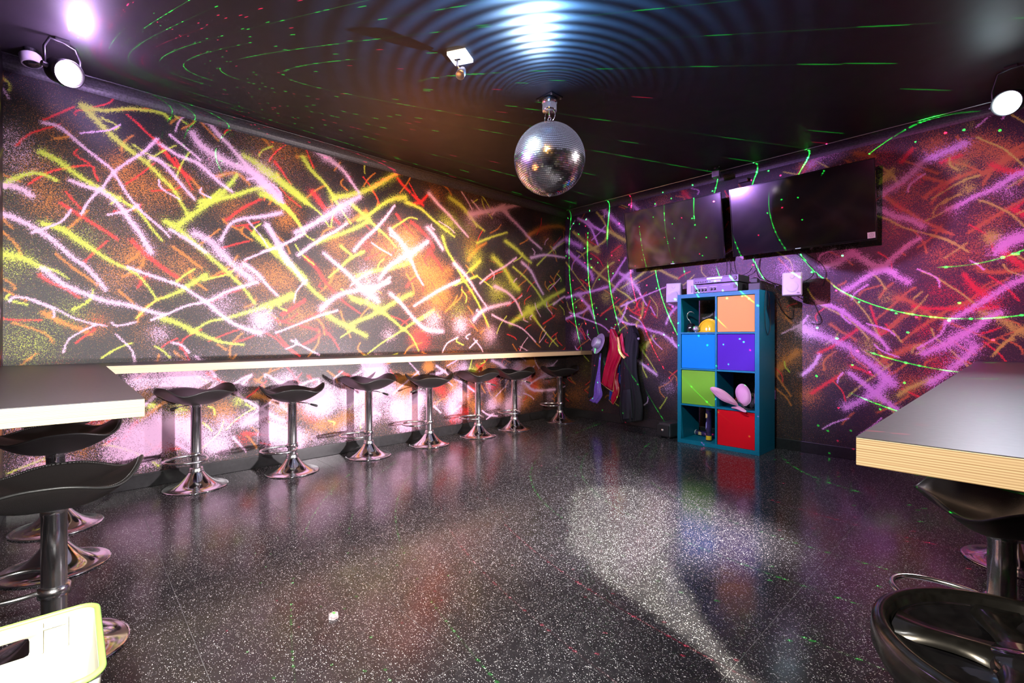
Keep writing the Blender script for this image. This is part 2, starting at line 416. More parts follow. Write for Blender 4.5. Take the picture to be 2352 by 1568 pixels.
PAINT_LEFT = """P 14 8 -127 2392 -67 2392 -6 2350 66 2285 150 2219 198 2181 247 2090 307 1986 390 1896 465 1829 520 1769;P 8 15 155 2051 208 2158 287 2254 369 2341 443 2455;P 2 4 48 1849 84 1942 150 2043;Y 30 11 57 2554 131 2478 208 2400 307 2325 390 2267 465 2192 542 2114 587 2027 633 1939;Y 26 7 -135 2206 -67 2176 3 2121 84 2066 169 2022 257 1976 348 1915 411 1820 476 1736;P 24 11 411 2313 465 2300 520 2246 587 2165 668 2071;P 15 24 -6 2058 66 2037 150 2018 227 1957 287 1865 348 1771 411 1647;P 31 25 656 2558 704 2487 788 2439 902 2396 1007 2378 1102 2340 1172 2280 1259 2189;P 23 15 704 2685 764 2661 826 2594 902 2528 980 2446 1116 2313;Y 30 36 993 2479 1088 2443 1201 2379 1333 2299 1462 2213;Y 28 18 576 1874 692 1991 813 2115 889 2218 947 2319;Y 20 22 704 2064 813 2100 928 2152 1047 2222 1172 2280;Y 18 8 1144 2227 1259 2158 1378 2069 1440 1967;R 19 14 454 2431 508 2351 564 2284 645 2220;R 8 11 277 2575 328 2539 390 2479 443 2441;R 6 6 -127 2409 -67 2464 12 2538;R 14 12 -50 1904 21 1856 94 1807 169 1756 227 1714;R 5 4 -193 1992 -110 2082 -24 2133 94 2180 112 2135 131 2089;P 23 14 -312 1791 -249 1773 -168 1728 -93 1669 -33 1605 21 1550 84 1495 140 1413 169 1365;Y 24 5 -127 1759 -41 1736 39 1675 112 1623 198 1557 287 1515 348 1469 400 1394 443 1316;P 12 17 287 1528 369 1497 465 1465 587 1421 680 1357 752 1305 838 1222 954 1137 1116 1079;P 23 23 -312 1955 -265 1965 -217 1952 -181 1925;R 18 17 307 1713 369 1642 443 1571 520 1511 576 1475;R 5 4 57 1530 122 1624 179 1695;P 10 5 -273 1266 -257 1290 -209 1292 -144 1261 -67 1228 12 1171 112 1136 169 1124;R 14 10 -144 1438 -93 1394 -33 1363 39 1306;Y 25 5 -296 1549 -217 1535 -135 1486 -67 1468 -15 1425;P 24 19 -127 1475 -50 1398 21 1354 94 1322 169 1289 287 1269 390 1234 476 1210;Y 4 23 328 1179 432 1302 520 1348 610 1408 680 1470 740 1517;P 8 14 411 1168 520 1225 633 1285 752 1319 876 1398 993 1451 1088 1488;R 9 7 764 1305 876 1384 967 1419;P 14 22 838 1787 902 1927 1007 1989 1144 2028 1273 2082;R 15 12 876 1952 980 2059 1116 2161;R 9 8 838 1729 928 1770 1034 1814;R 9 9 1007 1930 1144 1814 1215 1746;P 9 13 1007 1661 1102 1717 1215 1777 1348 1858 1456 1937;P 18 23 1158 1954 1230 1857 1288 1739 1378 1622 1462 1517;Y 21 26 1061 1878 1172 1802 1288 1708 1462 1550;P 36 39 668 1819 764 1776 851 1687 941 1594 1047 1515;Y 27 12 497 1875 587 1820 692 1724 788 1636 902 1532 993 1436 1074 1320;P 14 14 520 1824 633 1758 740 1688;P 21 12 993 1629 1088 1564 1172 1464 1244 1391;Y 8 25 645 1076 752 1162 876 1194 1007 1242 1144 1293 1259 1345 1363 1398;Y 27 9 476 1183 576 1145 692 1076 788 1034 863 1005 993 989;R 9 6 1102 1109 1215 1048 1318 953 1424 887;R 7 6 915 1004 1007 1033 1102 1079;R 13 10 1273 1236 1378 1303 1462 1356;Y 15 16 66 2557 169 2566 307 2624 465 2649 508 2623;Y 16 12 -296 1969 -233 2030 -152 2072 -67 2044;P 16 12 465 2421 576 2369 692 2343 813 2244 915 2179;P 12 8 1116 2313 1201 2255 1288 2164;Y 4 3 553 1445 610 1505 668 1553;R 6 4 -24 1981 21 1917 48 1886;R 3 2 -312 1162 -233 1152 -135 1155;O 17 12 -127 1202 -67 1156 21 1110 94 1073;P 8 4 198 1150 227 1125 328 1153;Y 5 3 150 910 227 972 307 1009;Y 5 3 432 982 476 954 520 899;P 5 3 531 1007 587 993 633 937;R 5 4 21 1012 84 1073 112 1098;P 12 4 520 2504 633 2426 704 2374;O 17 9 813 2273 941 2332 1034 2264;mO 131 28 -110 1892;mO 142 25 267 2172;mO 165 30 576 2149;mO 179 28 227 1445;mO 242 25 1074 1532;mO 112 35 112 1136;mO 168 22 -67 2392;mO 141 25 -152 2096;mO 177 30 941 2037;mO 180 30 610 1561;mY 221 30 -193 1014;mY 149 30 -265 1495;mY 135 25 21 1220;mP 139 28 -233 2133;mP 94 45 454 1075;mP 107 55 1116 1200;mP 172 30 776 2350;mP 183 30 1116 2374;mP 131 35 851 1309;mR 88 30 131 1149;mR 79 25 359 1456;mP 103 25 -265 2274;mO 236 25 1288 2651;P 39 14 1563 2681 1668 2629 1791 2566 1875 2476 1947 2395;Y 26 6 1449 2585 1512 2498 1602 2428 1668 2363 1722 2281 1791 2186 1875 2091;R 17 6 1222 2489 1269 2439 1316 2375 1352 2333;Y 27 5 1121 2403 1211 2363 1316 2313 1412 2257 1512 2187 1602 2125 1668 2031;P 31 22 1121 2294 1188 2260 1257 2200;R 34 16 1525 2306 1576 2252 1641 2172 1708 2117 1763 2073;R 7 4 1992 2545 2082 2452 2159 2325;Y 37 30 1708 2291 1875 2353 2021 2425 2174 2529 2351 2673;Y 14 36 1933 2129 2051 2205 2174 2313 2286 2393 2435 2445;R 21 18 2351 2613 2418 2554 2486 2509;Y 24 7 2452 2396 2608 2366 2735 2295 2866 2223 3042 2137;R 18 19 2503 2391 2608 2427 2698 2522;R 15 15 2520 2486 2644 2403;P 28 12 2716 2542 2828 2454 2963 2367 3082 2274 3227 2164;Y 36 12 2982 2549 3123 2495 3227 2414 3333 2332 3465 2267;P 34 34 3269 2422 3488 2495 3719 2573 3939 2650 4119 2722;P 39 17 3743 2577 3865 2491 4041 2393 4225 2271 4417 2182;P 30 28 1388 1935 1499 2004 1628 2103 1736 2189 1875 2298 1962 2357;P 23 11 1412 1747 1512 1837 1628 1932 1736 2001 1833 2084;Y 21 20 1563 1870 1695 1941 1819 2000 1947 2075 2051 2149;P 19 15 1904 1847 1992 1956 2112 2073 2222 2206 2318 2341;Y 25 6 1875 2270 1992 2195 2112 2102 2237 2020 2335 1931;R 15 12 2335 2256 2401 2193 2469 2129 2538 2079;R 21 19 2503 2210 2608 2151 2716 2058 2772 1988;P 22 11 2270 2098 2368 2009 2469 1888 2520 1788 2573 1687 2644 1585;P 20 31 2159 1606 2253 1731 2401 1835 2555 1929 2698 2040;Y 17 24 1933 1615 2082 1671 2253 1716 2384 1759 2486 1800;P 21 23 1628 1786 1736 1705 1833 1634 1933 1546 2051 1456 2143 1390;P 22 23 1166 1962 1211 1883 1269 1768 1328 1674;Y 27 19 1121 1834 1211 1760 1316 1673 1400 1593 1487 1498 1563 1425 1655 1365;Y 24 5 1121 2197 1211 2179 1328 2102 1412 2015 1474 1922 1537 1892;P 7 8 1121 1737 1234 1788 1340 1852 1437 1917;R 23 7 1474 1729 1563 1648 1628 1548 1708 1461 1819 1360 1962 1269;Y 8 17 1668 1578 1777 1682 1875 1775 1992 1844;Y 14 11 1777 1872 1875 1802;P 32 13 1602 1296 1708 1394 1833 1456 1992 1494 2143 1533 2270 1586;Y 30 6 1890 1404 2021 1370 2159 1305 2270 1236 2384 1150 2503 1061 2590 908;P 23 19 2270 1470 2368 1402 2469 1301 2573 1198 2698 1123 2885 1109;P 15 25 2538 1365 2680 1449 2828 1536 2982 1611 3103 1669;Y 22 24 1875 1170 2021 1229 2174 1305 2335 1400 2503 1484;Y 6 19 2036 891 2174 988 2302 1060 2435 1136 2590 1229 2772 1328;Y 19 12 2885 2114 2943 1978 3042 1860 3123 1737 3269 1566 3377 1420 3533 1167;P 36 10 3042 1844 3164 1757 3269 1650 3377 1522 3488 1408;P 31 26 2698 2180 2790 2100 2885 1987;Y 13 14 3022 1614 3206 1678 3355 1741;P 14 16 3399 1660 3556 1776 3767 1885 3965 2015;P 34 25 3312 1248 3443 1354 3648 1415 3865 1461;P 25 17 3625 1642 3816 1584 3965 1484 4067 1323;R 15 12 2452 1556 2520 1622 2608 1660 2644 1524;R 22 19 2716 1949 2809 1851 2885 1763;Y 15 12 3914 1900 4119 1790 4307 1654 4502 1453;Y 17 14 3355 2114 3579 2215 3816 2303;O 34 24 4172 2320 4446 2457 4768 2528 4891 2507;Y 33 29 3865 1208 4119 1343 4389 1467 4648 1598 5084 1770;P 26 19 4067 1971 4225 1875 4334 1732 4446 1606;P 26 16 4225 2045 4502 2115 4891 2121;P 24 29 4648 2212 4768 2307 4985 2419 5084 2351;Y 13 10 4334 1962 4618 2188 4891 2344;Y 32 23 3791 2192 3965 2124 4119 2032 4225 1988;Y 42 26 3602 1973 3767 1867 3914 1700 4015 1634;Y 23 8 4172 1420 4307 1273 4474 1122 4737 924;P 14 11 3579 1307 3816 1225 4067 1156 4307 987;R 7 8 1121 1240 1257 1183 1412 1148 1576 1112;R 11 12 1280 1233 1376 1300 1462 1368;R 10 11 1437 982 1525 1020 1589 1073;P 7 12 1234 1084 1412 1161 1576 1230 1749 1289;Y 17 23 1132 1301 1234 1343 1352 1400;Y 29 23 1655 1245 1763 1181 1904 1115 2021 1060;P 6 4 1352 1021 1449 969 1589 889;R 9 5 1234 1084 1304 996 1412 893;R 7 4 1628 1112 1708 1033 1763 938;P 6 5 2885 886 2943 981 3082 1045;P 7 5 3248 928 3355 1011;R 10 8 3022 1240 3164 1194 3312 1163;R 10 7 3488 1701 3625 1783 3743 1829;R 9 7 3816 1422 3965 1502 4067 1582;R 12 10 4446 1219 4618 1301 4677 1342;Y 12 6 2270 2098 2401 2193 2486 2252 2573 2252;R 11 9 2021 1778 2112 1831 2174 1867;Y 5 4 1777 1046 1861 1101 1904 1143;P 13 10 2270 1630 2112 1503;Y 24 15 3269 1801 3399 1916;P 20 12 4648 1480 4859 1591 5084 1625;R 16 11 2735 1952 2662 1850 2698 1792;O 23 11 2021 2228 1904 2137 1819 2082;O 20 14 3227 1913 3355 2047 3488 2133;mO 210 55 2435 1989;mO 185 50 2644 1724;mO 190 55 2828 1473;mO 144 40 2174 1853;mO 161 35 1736 1530;mO 191 35 2866 1714;mO 137 35 1292 2033;mO 148 35 1736 1880;mO 148 30 1234 1565;mO 153 35 1412 1225;mR 153 50 2608 1030;mR 113 30 2021 1918;mY 177 45 2963 2271;mY 203 45 3312 1957;mY 212 45 3672 1593;mY 169 35 4172 1363;mY 181 25 3103 1325;mP 132 50 3123 1177;mP 139 45 3556 1080;mP 141 40 2772 1218;mP 117 40 2253 1075;mP 127 35 2021 1637;mP 128 40 2066 1471;mP 109 35 1819 2218;mP 151 30 3269 2355;mP 97 35 1143 1156;mO 151 30 3269 2052;mO 175 30 4502 2349;mP 100 50 340 749;mP 121 50 647 730;mP 150 75 420 357;mP 111 80 503 400;mP 92 55 647 396;mP 111 50 864 383;mP 92 50 1031 408;mP 96 45 864 219;mP 102 50 1172 273;mP 114 50 1398 177;mP 121 50 1321 688;mP 131 50 237 285;R 10 10 744 782 800 735 864 694 917 672;P 9 18 884 663 963 589 1052 520 1136 458 1231 384 1291 353;P 8 13 1151 722 1158 745 1246 685 1321 648 1398 618;P 11 8 1398 618 1478 661 1576 680 1580 638;P 7 9 917 676 977 717 1052 751;P 9 7 990 686 1052 743;R 8 9 1004 563 1073 611 1158 690;R 17 12 1494 710 1543 657 1593 603;O 28 16 1066 588 1129 567 1187 531;O 16 11 1187 531 1276 491 1336 453;O 15 14 356 473 420 527 486 582;mO 120 50 1283 442;mO 74 40 377 646;mO 125 45 1518 409;mO 89 35 864 442;mO 87 35 738 659;P 6 7 1011 387 1101 461 1187 515;P 24 22 990 359 1073 387 1144 418;R 14 20 262 347 303 420 329 457;mR 69 50 503 269;mR 63 35 560 393;mR 91 40 997 252;R 10 8 453 277 520 246 583 235;R 11 8 997 290 1101 268 1209 237 1306 215;R 8 8 1115 196 1187 169;R 7 8 871 412 903 385 963 400;R 4 3 163 329 192 351 227 365;Y 5 4 163 329 222 307 288 270 366 217;Y 4 3 420 167 453 133;mY 60 50 963 552;mY 70 45 577 531;mY 34 70 414 568;mY 60 35 340 502;Y 6 7 695 425 744 383 782 335;Y 6 5 757 527 794 501 797 457;Y 8 8 1011 517 1073 472;Y 8 6 1172 360 1246 319 1321 285;P 11 10 350 554 393 591 431 628;P 6 5 469 680 475 713 514 690;O 5 4 1004 289 1045 230 1087 162;O 6 4 1194 262 1261 301 1321 317;P 3 2 923 270 963 212 1011 143;P 3 2 257 183 283 231 308 253;mO 75 90 2710 742;O 15 16 2301 493 2411 572 2577 685;O 22 16 2350 632 2474 657 2577 663;P 9 8 2301 493 2424 583 2590 696;R 14 12 1768 737 1841 703 1915 648;P 12 10 1789 636 1872 681 1969 727;mP 116 55 2114 752;P 15 8 2002 674 2114 625;P 16 10 2806 744 2963 653 3172 532 3313 435;P 23 16 3576 776 3715 718 3858 619;P 23 17 2737 654 2876 670;mP 73 60 2002 518;mP 81 60 1872 488;mP 153 65 2350 358;mP 79 75 2564 415;mP 122 60 3141 424;mP 120 50 2992 292;mP 142 50 3576 259;mP 98 50 3172 704;mP 123 40 4026 392;mP 136 60 2057 335;R 8 7 1768 477 1872 529;R 11 8 2992 148 3066 212;mR 83 45 2876 481;R 15 13 3345 733 3409 680;R 21 19 3840 607 4026 679;mO 91 55 1841 318;mO 80 50 1738 271;mO 108 50 3021 530;mY 87 60 3297 648;mO 118 50 3662 342;mO 141 50 4321 411;mY 123 40 5096 355;mR 94 40 5267 217;mO 111 50 2411 517;P 19 18 4122 481 4280 372 4681 356;P 14 12 4181 449 4362 522 4487 543;P 11 7 4181 616 4280 681;P 9 6 4550 626 4725 737;P 9 8 5024 497 5144 367 5318 228;P 9 8 4838 374 5072 433 5144 506;Y 27 22 4977 713 5144 583 5318 402;O 7 6 2765 315 2876 387 3006 387;P 7 5 3006 231 3066 261 3126 291;P 6 5 3426 210 3525 148 3662 119;P 6 5 3492 101 3593 153;P 6 5 2778 326 2862 247;O 7 4 2500 398 2525 306;mO 132 35 4637 491"""
PAINT_BACK = """P 40 30 -3606 2708 -3494 2609 -3367 2479 -3244 2353;P 26 12 -3941 2615 -3800 2525 -3721 2433 -3663 2314 -3625 2230;P 22 21 -3800 2573 -3682 2458 -3512 2367;Y 26 37 -4024 2451 -3880 2331 -3721 2197 -3625 2137;Y 10 21 -3921 2096 -3800 2160 -3644 2202 -3512 2260 -3476 2361;Y 16 15 -3644 2638 -3550 2527 -3476 2392;Y 30 30 -3439 2356 -3314 2275 -3218 2216;P 43 42 -4151 2372 -4024 2304 -3900 2238;P 33 25 -4130 2204 -4003 2106 -3880 2011 -3741 1885 -3702 1787;Y 19 12 -3760 1982 -3625 1858 -3476 1752 -3331 1634 -3192 1550 -3091 1457;Y 9 18 -3721 1663 -3625 1811 -3512 1908 -3385 1970;Y 13 3 -4151 2058 -4024 1913 -3921 1790 -3780 1636;P 21 15 -3421 1747 -3331 1859 -3210 2008;P 24 23 -3403 1609 -3296 1721 -3125 1838;P 24 10 -3296 1825 -3158 1739 -3058 1628 -2993 1523 -2929 1420;Y 12 23 -3279 1645 -3142 1708 -3025 1770 -2929 1832;P 20 21 -4151 1579 -3941 1615 -3741 1633 -3476 1675;P 26 16 -3941 1615 -3840 1512 -3760 1429 -3682 1285;P 23 16 -4151 1298 -3982 1342 -3840 1385 -3760 1445;P 13 9 -4087 1378 -3900 1307 -3682 1238 -3550 1189 -3439 1111;P 12 8 -3279 1422 -3091 1486 -2945 1534 -2682 1614;Y 20 14 -3075 1195 -2993 1308 -2969 1464;P 15 19 -3349 1290 -3192 1212 -3025 1180 -2865 1121 -2712 1078 -2565 955;P 12 12 -3192 1462 -3227 1346 -3314 1200;Y 15 12 -3349 1425 -3279 1348 -3192 1241;Y 20 19 -2865 1811 -2773 1816 -2652 1748 -2550 1698;Y 14 6 -3042 964 -2977 878 -2897 781 -2803 645;Y 17 14 -2834 1064 -2961 922;P 23 20 -3058 775 -2945 708 -2803 620;P 19 14 -2565 1375 -2638 1296 -2682 1201;R 9 9 -3587 1313 -3421 1429 -3296 1512;R 10 10 -4108 1280 -3900 1130 -3820 1018;R 10 8 -3900 1805 -3741 1696;R 12 9 -3421 2095 -3279 2166;R 9 7 -2961 1278 -2881 1474;R 10 10 -4024 822 -3900 938;P 6 4 -2881 1403 -2819 1302;mY 122 45 -3494 1554;mO 126 40 -3741 2279;mO 120 40 -3314 2096;mO 143 40 -3840 1465;mO 183 30 -3457 1902;mO 167 30 -2788 1413;mO 166 30 -2742 925;mP 146 45 -3962 1066;mP 132 40 -3142 1649;mP 142 30 -2945 2133;mR 144 30 -3025 1352;mR 125 30 -3644 2078;mY 85 40 -2945 950;mO 130 40 -3025 1079;P 37 40 -747 2234 -678 2269 -611 2311 -545 2365 -492 2428 -429 2446 -363 2468 -299 2483 -260 2498;P 37 35 -782 2116 -701 2056 -644 2017 -561 1980 -497 1920;P 18 34 -353 2024 -279 2049 -207 2087 -138 2111 -70 2147 -26 2181 44 2208;O 15 12 -770 2246 -701 2173 -644 2103 -589 2056 -534 1996 -429 1908 -328 1830;Y 10 6 -782 2057 -701 2005 -616 1933 -545 1893 -465 1852 -378 1810 -308 1759;Y 4 12 -439 2124 -363 2169 -299 2208 -231 2232 -184 2240;Y 12 5 -179 2055 -138 2033 -70 1974 -13 1919 44 1827;O 14 17 -481 2147 -429 2191 -358 2229 -279 2257 -207 2272;O 14 11 -518 2330 -455 2287 -378 2240;O 20 21 -161 2247 -111 2279 -57 2304 -5 2340 44 2345;O 3 5 -161 2169 -115 2261 -57 2323 -5 2378 44 2407;Y 9 4 -189 2523 -138 2475 -70 2416 -26 2359 44 2251;O 9 12 -236 1828 -161 1882 -93 1927 -26 1972 44 2014;mY 80 55 -712 2372;mY 87 40 -279 2330;mY 66 55 -241 2154;mY 84 45 -115 1770;mY 39 70 -120 1777;mO 110 50 -429 2542;mO 101 45 -328 2397;mO 131 50 -184 2469;mO 127 55 -48 2365;mO 130 35 -138 1903;mO 142 35 -589 2198;mO 103 30 -429 2025;R 21 18 -622 2464 -556 2545;R 18 16 -388 2393 -279 2417;R 26 31 -115 2300 -48 2244 44 2208;R 25 31 -9 1956 44 1914;P 32 31 -48 1717 -5 1741 44 1746;mR 84 40 -534 2306;mR 82 35 -378 2186;mR 86 35 -644 2103;Y 4 3 -378 2070 -328 2107 -284 2124;Y 12 7 -759 2324 -712 2386 -678 2421;mP 81 30 -328 2005;mP 82 30 -26 2073;P 38 25 -3167 2681 -3046 2552;P 48 46 -1265 2616 -1183 2672 -1090 2692;O 32 32 -1336 2602 -1252 2612;mO 64 40 -1293 2607;mR 115 30 -2456 2608;mO 120 30 -2728 2589;mO 119 30 -863 2597;O 15 15 -924 2614 -804 2551;mR 116 30 -734 2531;R 23 15 -2476 2632 -2396 2538;P 38 32 -950 1769 -872 1702 -797 1638 -724 1603 -653 1541 -583 1490;P 35 26 -1013 1450 -950 1483 -849 1560 -753 1624 -667 1705 -583 1783 -516 1826;P 30 29 -1153 1677 -1062 1696 -965 1771;P 41 40 -1345 1137 -1196 1065 -1062 1007 -965 950 -888 876 -797 796 -724 717 -681 666;P 26 16 -1213 1365 -1062 1298 -965 1217 -888 1140 -797 1064 -753 1018 -709 946;P 38 40 -997 441 -834 552 -775 604 -724 699;P 29 32 -973 740 -888 670 -797 583 -724 517 -653 463;P 35 35 -489 924 -386 978 -299 1046 -215 1104 -145 1176 -77 1223;P 38 36 -450 691 -348 792 -274 871 -226 939 -203 981;P 25 34 -354 1165 -262 1230 -174 1300 -99 1360 -33 1419 43 1460;P 40 39 -88 1665 -44 1723 21 1760;P 22 20 -1336 699 -1248 785 -1196 887;O 7 23 -625 1010 -549 1090 -469 1159 -398 1217 -323 1274 -238 1312;O 22 19 -775 1074 -688 1137 -618 1216 -549 1249;O 20 17 -185 1563 -133 1525 -55 1517 43 1523;O 12 6 -398 1200 -336 1156 -262 1113 -191 1071 -116 1022 -60 983;O 14 9 -1111 1163 -1029 1094 -965 1055 -926 1017;O 20 16 -653 1370 -569 1330 -496 1264 -437 1210;O 6 5 -797 1185 -688 1300 -597 1402 -542 1443;Y 8 3 -496 1561 -430 1520 -348 1445 -262 1363 -197 1285;Y 7 4 -450 1842 -367 1795 -299 1743 -238 1685;O 3 6 -398 1106 -348 1190 -226 1327 -145 1396 -33 1467;Y 6 4 -1213 1355 -1095 1280 -997 1218 -918 1140 -842 1037;Y 4 7 -989 528 -911 621 -819 711 -760 761 -681 838;Y 4 4 -1145 1568 -1029 1441 -950 1379 -849 1233 -767 1046;mY 91 35 -724 1374;mY 121 40 -834 971;Y 33 39 -162 1226 -88 1191 -27 1134 43 1078;Y 22 26 -645 579 -583 637 -516 678 -450 717;Y 7 7 -563 922 -542 976 -496 985 -496 941 -536 914;Y 4 3 -336 953 -292 895 -232 823;Y 9 5 -443 1115 -424 1046 -373 995;O 28 26 -775 825 -702 882 -632 929 -556 975 -496 985;R 17 23 -262 1521 -215 1434 -168 1373 -128 1330;R 32 31 -60 1661 -6 1591 43 1546;R 18 17 -1204 906 -1095 968 -1013 1036 -918 1112;R 20 19 -1256 543 -1136 642 -1029 727;R 7 6 -174 1071 -116 1095 -71 1118;R 17 11 -965 798 -888 773 -797 722;R 18 11 -549 1293 -463 1272 -386 1268 -203 1260 -88 1263;mO 208 30 -1465 1274;mO 209 30 -1502 857;O 25 29 -1560 697 -1465 827 -1372 912;mO 154 35 -386 1661;mO 132 30 -203 1680;mP 137 40 -1111 1751;mP 121 40 -1283 1116;mP 145 45 -1446 1688;mR 137 35 -386 1405;mR 171 35 -386 850;mR 163 40 -145 1306;mO 124 40 -583 664;mY 92 40 -760 531;mO 121 40 -1283 511;mR 104 35 -482 1107;mP 134 30 -292 1021;Y 5 4 -111 909 -55 1007 -6 1031;Y 4 4 -94 942 -6 1062 43 1117;Y 4 3 -549 1355 -502 1405;P 15 11 -753 1615 -667 1579;R 11 9 -827 1306 -767 1083;Y 6 4 -812 1575 -767 1524 -731 1448;O 6 5 -767 1377 -724 1447 -681 1489;Y 4 3 -681 1100 -653 1055 -625 1010"""

# ------------------------------------------------------------------ painted walls
def grid_wall(name, axis, fixed, u0, u1, z0, z1, step, strokes, flip, rs=0, thick=.06):
    nu = int(round((u1-u0)/step))+1; nz = int(round((z1-z0)/step))+1
    us = np.linspace(u0, u1, nu); zs = np.linspace(z0, z1, nz)
    D = {k: np.zeros((nz, nu), np.float32) for k in 'PYRO'}

    def win(x0, x1, y0, y1):
        i0 = max(0, int((x0-u0)/(u1-u0)*(nu-1))); i1 = min(nu, int((x1-u0)/(u1-u0)*(nu-1))+2)
        j0 = max(0, int((y0-z0)/(z1-z0)*(nz-1))); j1 = min(nz, int((y1-z0)/(z1-z0)*(nz-1))+2)
        return i0, i1, j0, j1

    def acc(k, sl, v):
        d = D[k]; d[sl] = 1-(1-d[sl])*(1-v)

    def mist(k, r, a, u, z):
        i0, i1, j0, j1 = win(u-2.2*r, u+2.2*r, z-2.2*r, z+2.2*r)
        if i1 <= i0 or j1 <= j0: return
        U, Z = np.meshgrid(us[i0:i1], zs[j0:j1])
        acc(k, np.s_[j0:j1, i0:i1], a*np.exp(-((U-u)**2+(Z-z)**2)/r**2))

    def stroke(k, w0, w1, pts, halo=.38):
        P = [np.array(p) for p in pts]
        if len(P) > 2:
            P = [np.array(q) for q in [tuple(v[:2]) for v in smooth_path([(p[0], p[1], 0) for p in P], 3)]]
        n = len(P)-1
        wm = 3.6*max(w0, w1); a = np.array(P)
        i0, i1, j0, j1 = win(a[:, 0].min()-wm, a[:, 0].max()+wm, a[:, 1].min()-wm, a[:, 1].max()+wm)
        if i1 <= i0 or j1 <= j0: return
        U, Z = np.meshgrid(us[i0:i1], zs[j0:j1]); best = np.zeros(U.shape); ha = np.zeros(U.shape)
        for i in range(n):
            p, q = P[i], P[i+1]; d = q-p; L2 = (d**2).sum()+1e-9
            t = np.clip(((U-p[0])*d[0]+(Z-p[1])*d[1])/L2, 0, 1)
            w = np.maximum((w0+(w1-w0)*(i+t)/n)*.52, .0040)
            r2 = (U-p[0]-t*d[0])**2+(Z-p[1]-t*d[1])**2
            best = np.maximum(best, np.exp(-r2/w**2*.85)); ha = np.maximum(ha, np.exp(-r2/(3.1*w)**2))
        core = .24+.46*np.clip(1-max(w0, w1)/.05, 0, 1)
        acc(k, np.s_[j0:j1, i0:i1], np.clip(best*(core+.12), 0, 1)); acc(k, np.s_[j0:j1, i0:i1], ha*halo)

    for s in strokes.split(';'):
        if not s: continue
        t = s.split(); v = [float(q)/1000 for q in t[3:]]
        if t[0][0] == 'm': mist(t[0][1], float(t[1])/1000*.9, float(t[2])/100*(.95 if v[1] > .85 else 1.05), v[0], v[1])
        else: stroke(t[0], float(t[1])/1000, float(t[2])/1000, [(v[i], v[i+1]) for i in range(0, len(v), 2)])
    r = random.Random(rs)
    for i in range(int((u1-u0)*60)):      # short loose flicks of paint all over
        u, z = r.uniform(u0, u1), r.uniform(z0+.15, z1-.1); a = r.choice((.65, 2.45, .9, 2.2))+r.uniform(-.3, .3); l = r.uniform(.06, .28)
        b = r.uniform(-.05, .05)
        stroke(r.choice('PYROO'), r.uniform(.003, .007), .003,
               [(u, z), (u+l*.5*math.cos(a)+b, z+l*.5*math.sin(a)), (u+l*math.cos(a), z+l*math.sin(a))], .3)
    for i in range(int((u1-u0)*16)):
        mist(r.choice('PYROO'), r.uniform(.05, .16), r.uniform(.08, .24), r.uniform(u0, u1), r.uniform(z0+.1, z1-.1))
    if axis == 'x':                        # the band below the counter is sprayed most densely
        for i in range(int((u1-u0)*22)):
            mist(r.choice('PPPOOR'), r.uniform(.05, .14), r.uniform(.25, .55), r.uniform(u0, u1), r.uniform(.16, .78))
    if rs > 50:
        for i in range(int((u1-u0)*22)):
            u, z = r.uniform(u0, u1), r.uniform(.4, 2.5); a = r.choice((.65, 2.45))+r.uniform(-.2, .2); l = r.uniform(.4, 1.0)
            stroke(r.choice('PPYYRO'), r.uniform(.015, .04), .01, [(u, z), (u+l*.5*math.cos(a)+.06, z+l*.5*math.sin(a)), (u+l*math.cos(a), z+l*math.sin(a))])
    base = .085+.06*np.sin(us[None, :]*3.1+1)*np.sin(zs[:, None]*4.3)
    acc('O', np.s_[:, :], np.broadcast_to(base+.06, D['O'].shape)); acc('P', np.s_[:, :], np.broadcast_to(base*.9, D['P'].shape))
    acc('Y', np.s_[:, :], np.broadcast_to(base*.6, D['Y'].shape)); acc('R', np.s_[:, :], np.broadcast_to(base*.5, D['R'].shape))
    U, Z = np.meshgrid(us, zs); F = np.full(U.shape, fixed)
    co = np.stack([F, U, Z] if axis == 'x' else [U, F, Z], -1).reshape(-1, 3).astype(np.float32)
    j, i = np.meshgrid(np.arange(nz-1), np.arange(nu-1), indexing='ij'); a = (j*nu+i).ravel()
    q = np.stack([a, a+1, a+nu+1, a+nu], -1)
    if flip: q = q[:, ::-1]
    nv = co.shape[0]; sg = thick if flip != (axis == 'y') else -thick
    sg = -thick if (axis == 'x' and fixed < -1) else thick
    if axis == 'y' and fixed < 0: sg = -thick
    ex = []                                # the plain back of the wall
    for (u, z) in ((u0, z0), (u1, z0), (u1, z1), (u0, z1)):
        ex.append([fixed+sg, u, z] if axis == 'x' else [u, fixed+sg, z])
    co = np.concatenate([co, np.array(ex, np.float32)]); c = [0, nu-1, nz*nu-1, (nz-1)*nu]
    extra = [[nv+3, nv+2, nv+1, nv]]+[[c[k], c[(k+1) % 4], nv+(k+1) % 4, nv+k] for k in range(4)]
    q = np.concatenate([q, np.array(extra)])
    me = bpy.data.meshes.new(name); me.vertices.add(len(co)); me.vertices.foreach_set('co', co.ravel())
    me.loops.add(len(q)*4); me.polygons.add(len(q)); me.loops.foreach_set('vertex_index', q.ravel().astype(np.int32))
    me.polygons.foreach_set('loop_start', np.arange(0, len(q)*4, 4, dtype=np.int32))
    me.update(calc_edges=True)
    at = me.attributes.new('paint', 'FLOAT_COLOR', 'POINT')
    c4 = np.zeros((len(co), 4), np.float32)
    for n_, k in enumerate('PYRO'): c4[:nv, n_] = D[k].ravel()
    at.data.foreach_set('color', c4.ravel())
    return tag(obj(name, me, PAINT), kind='structure')


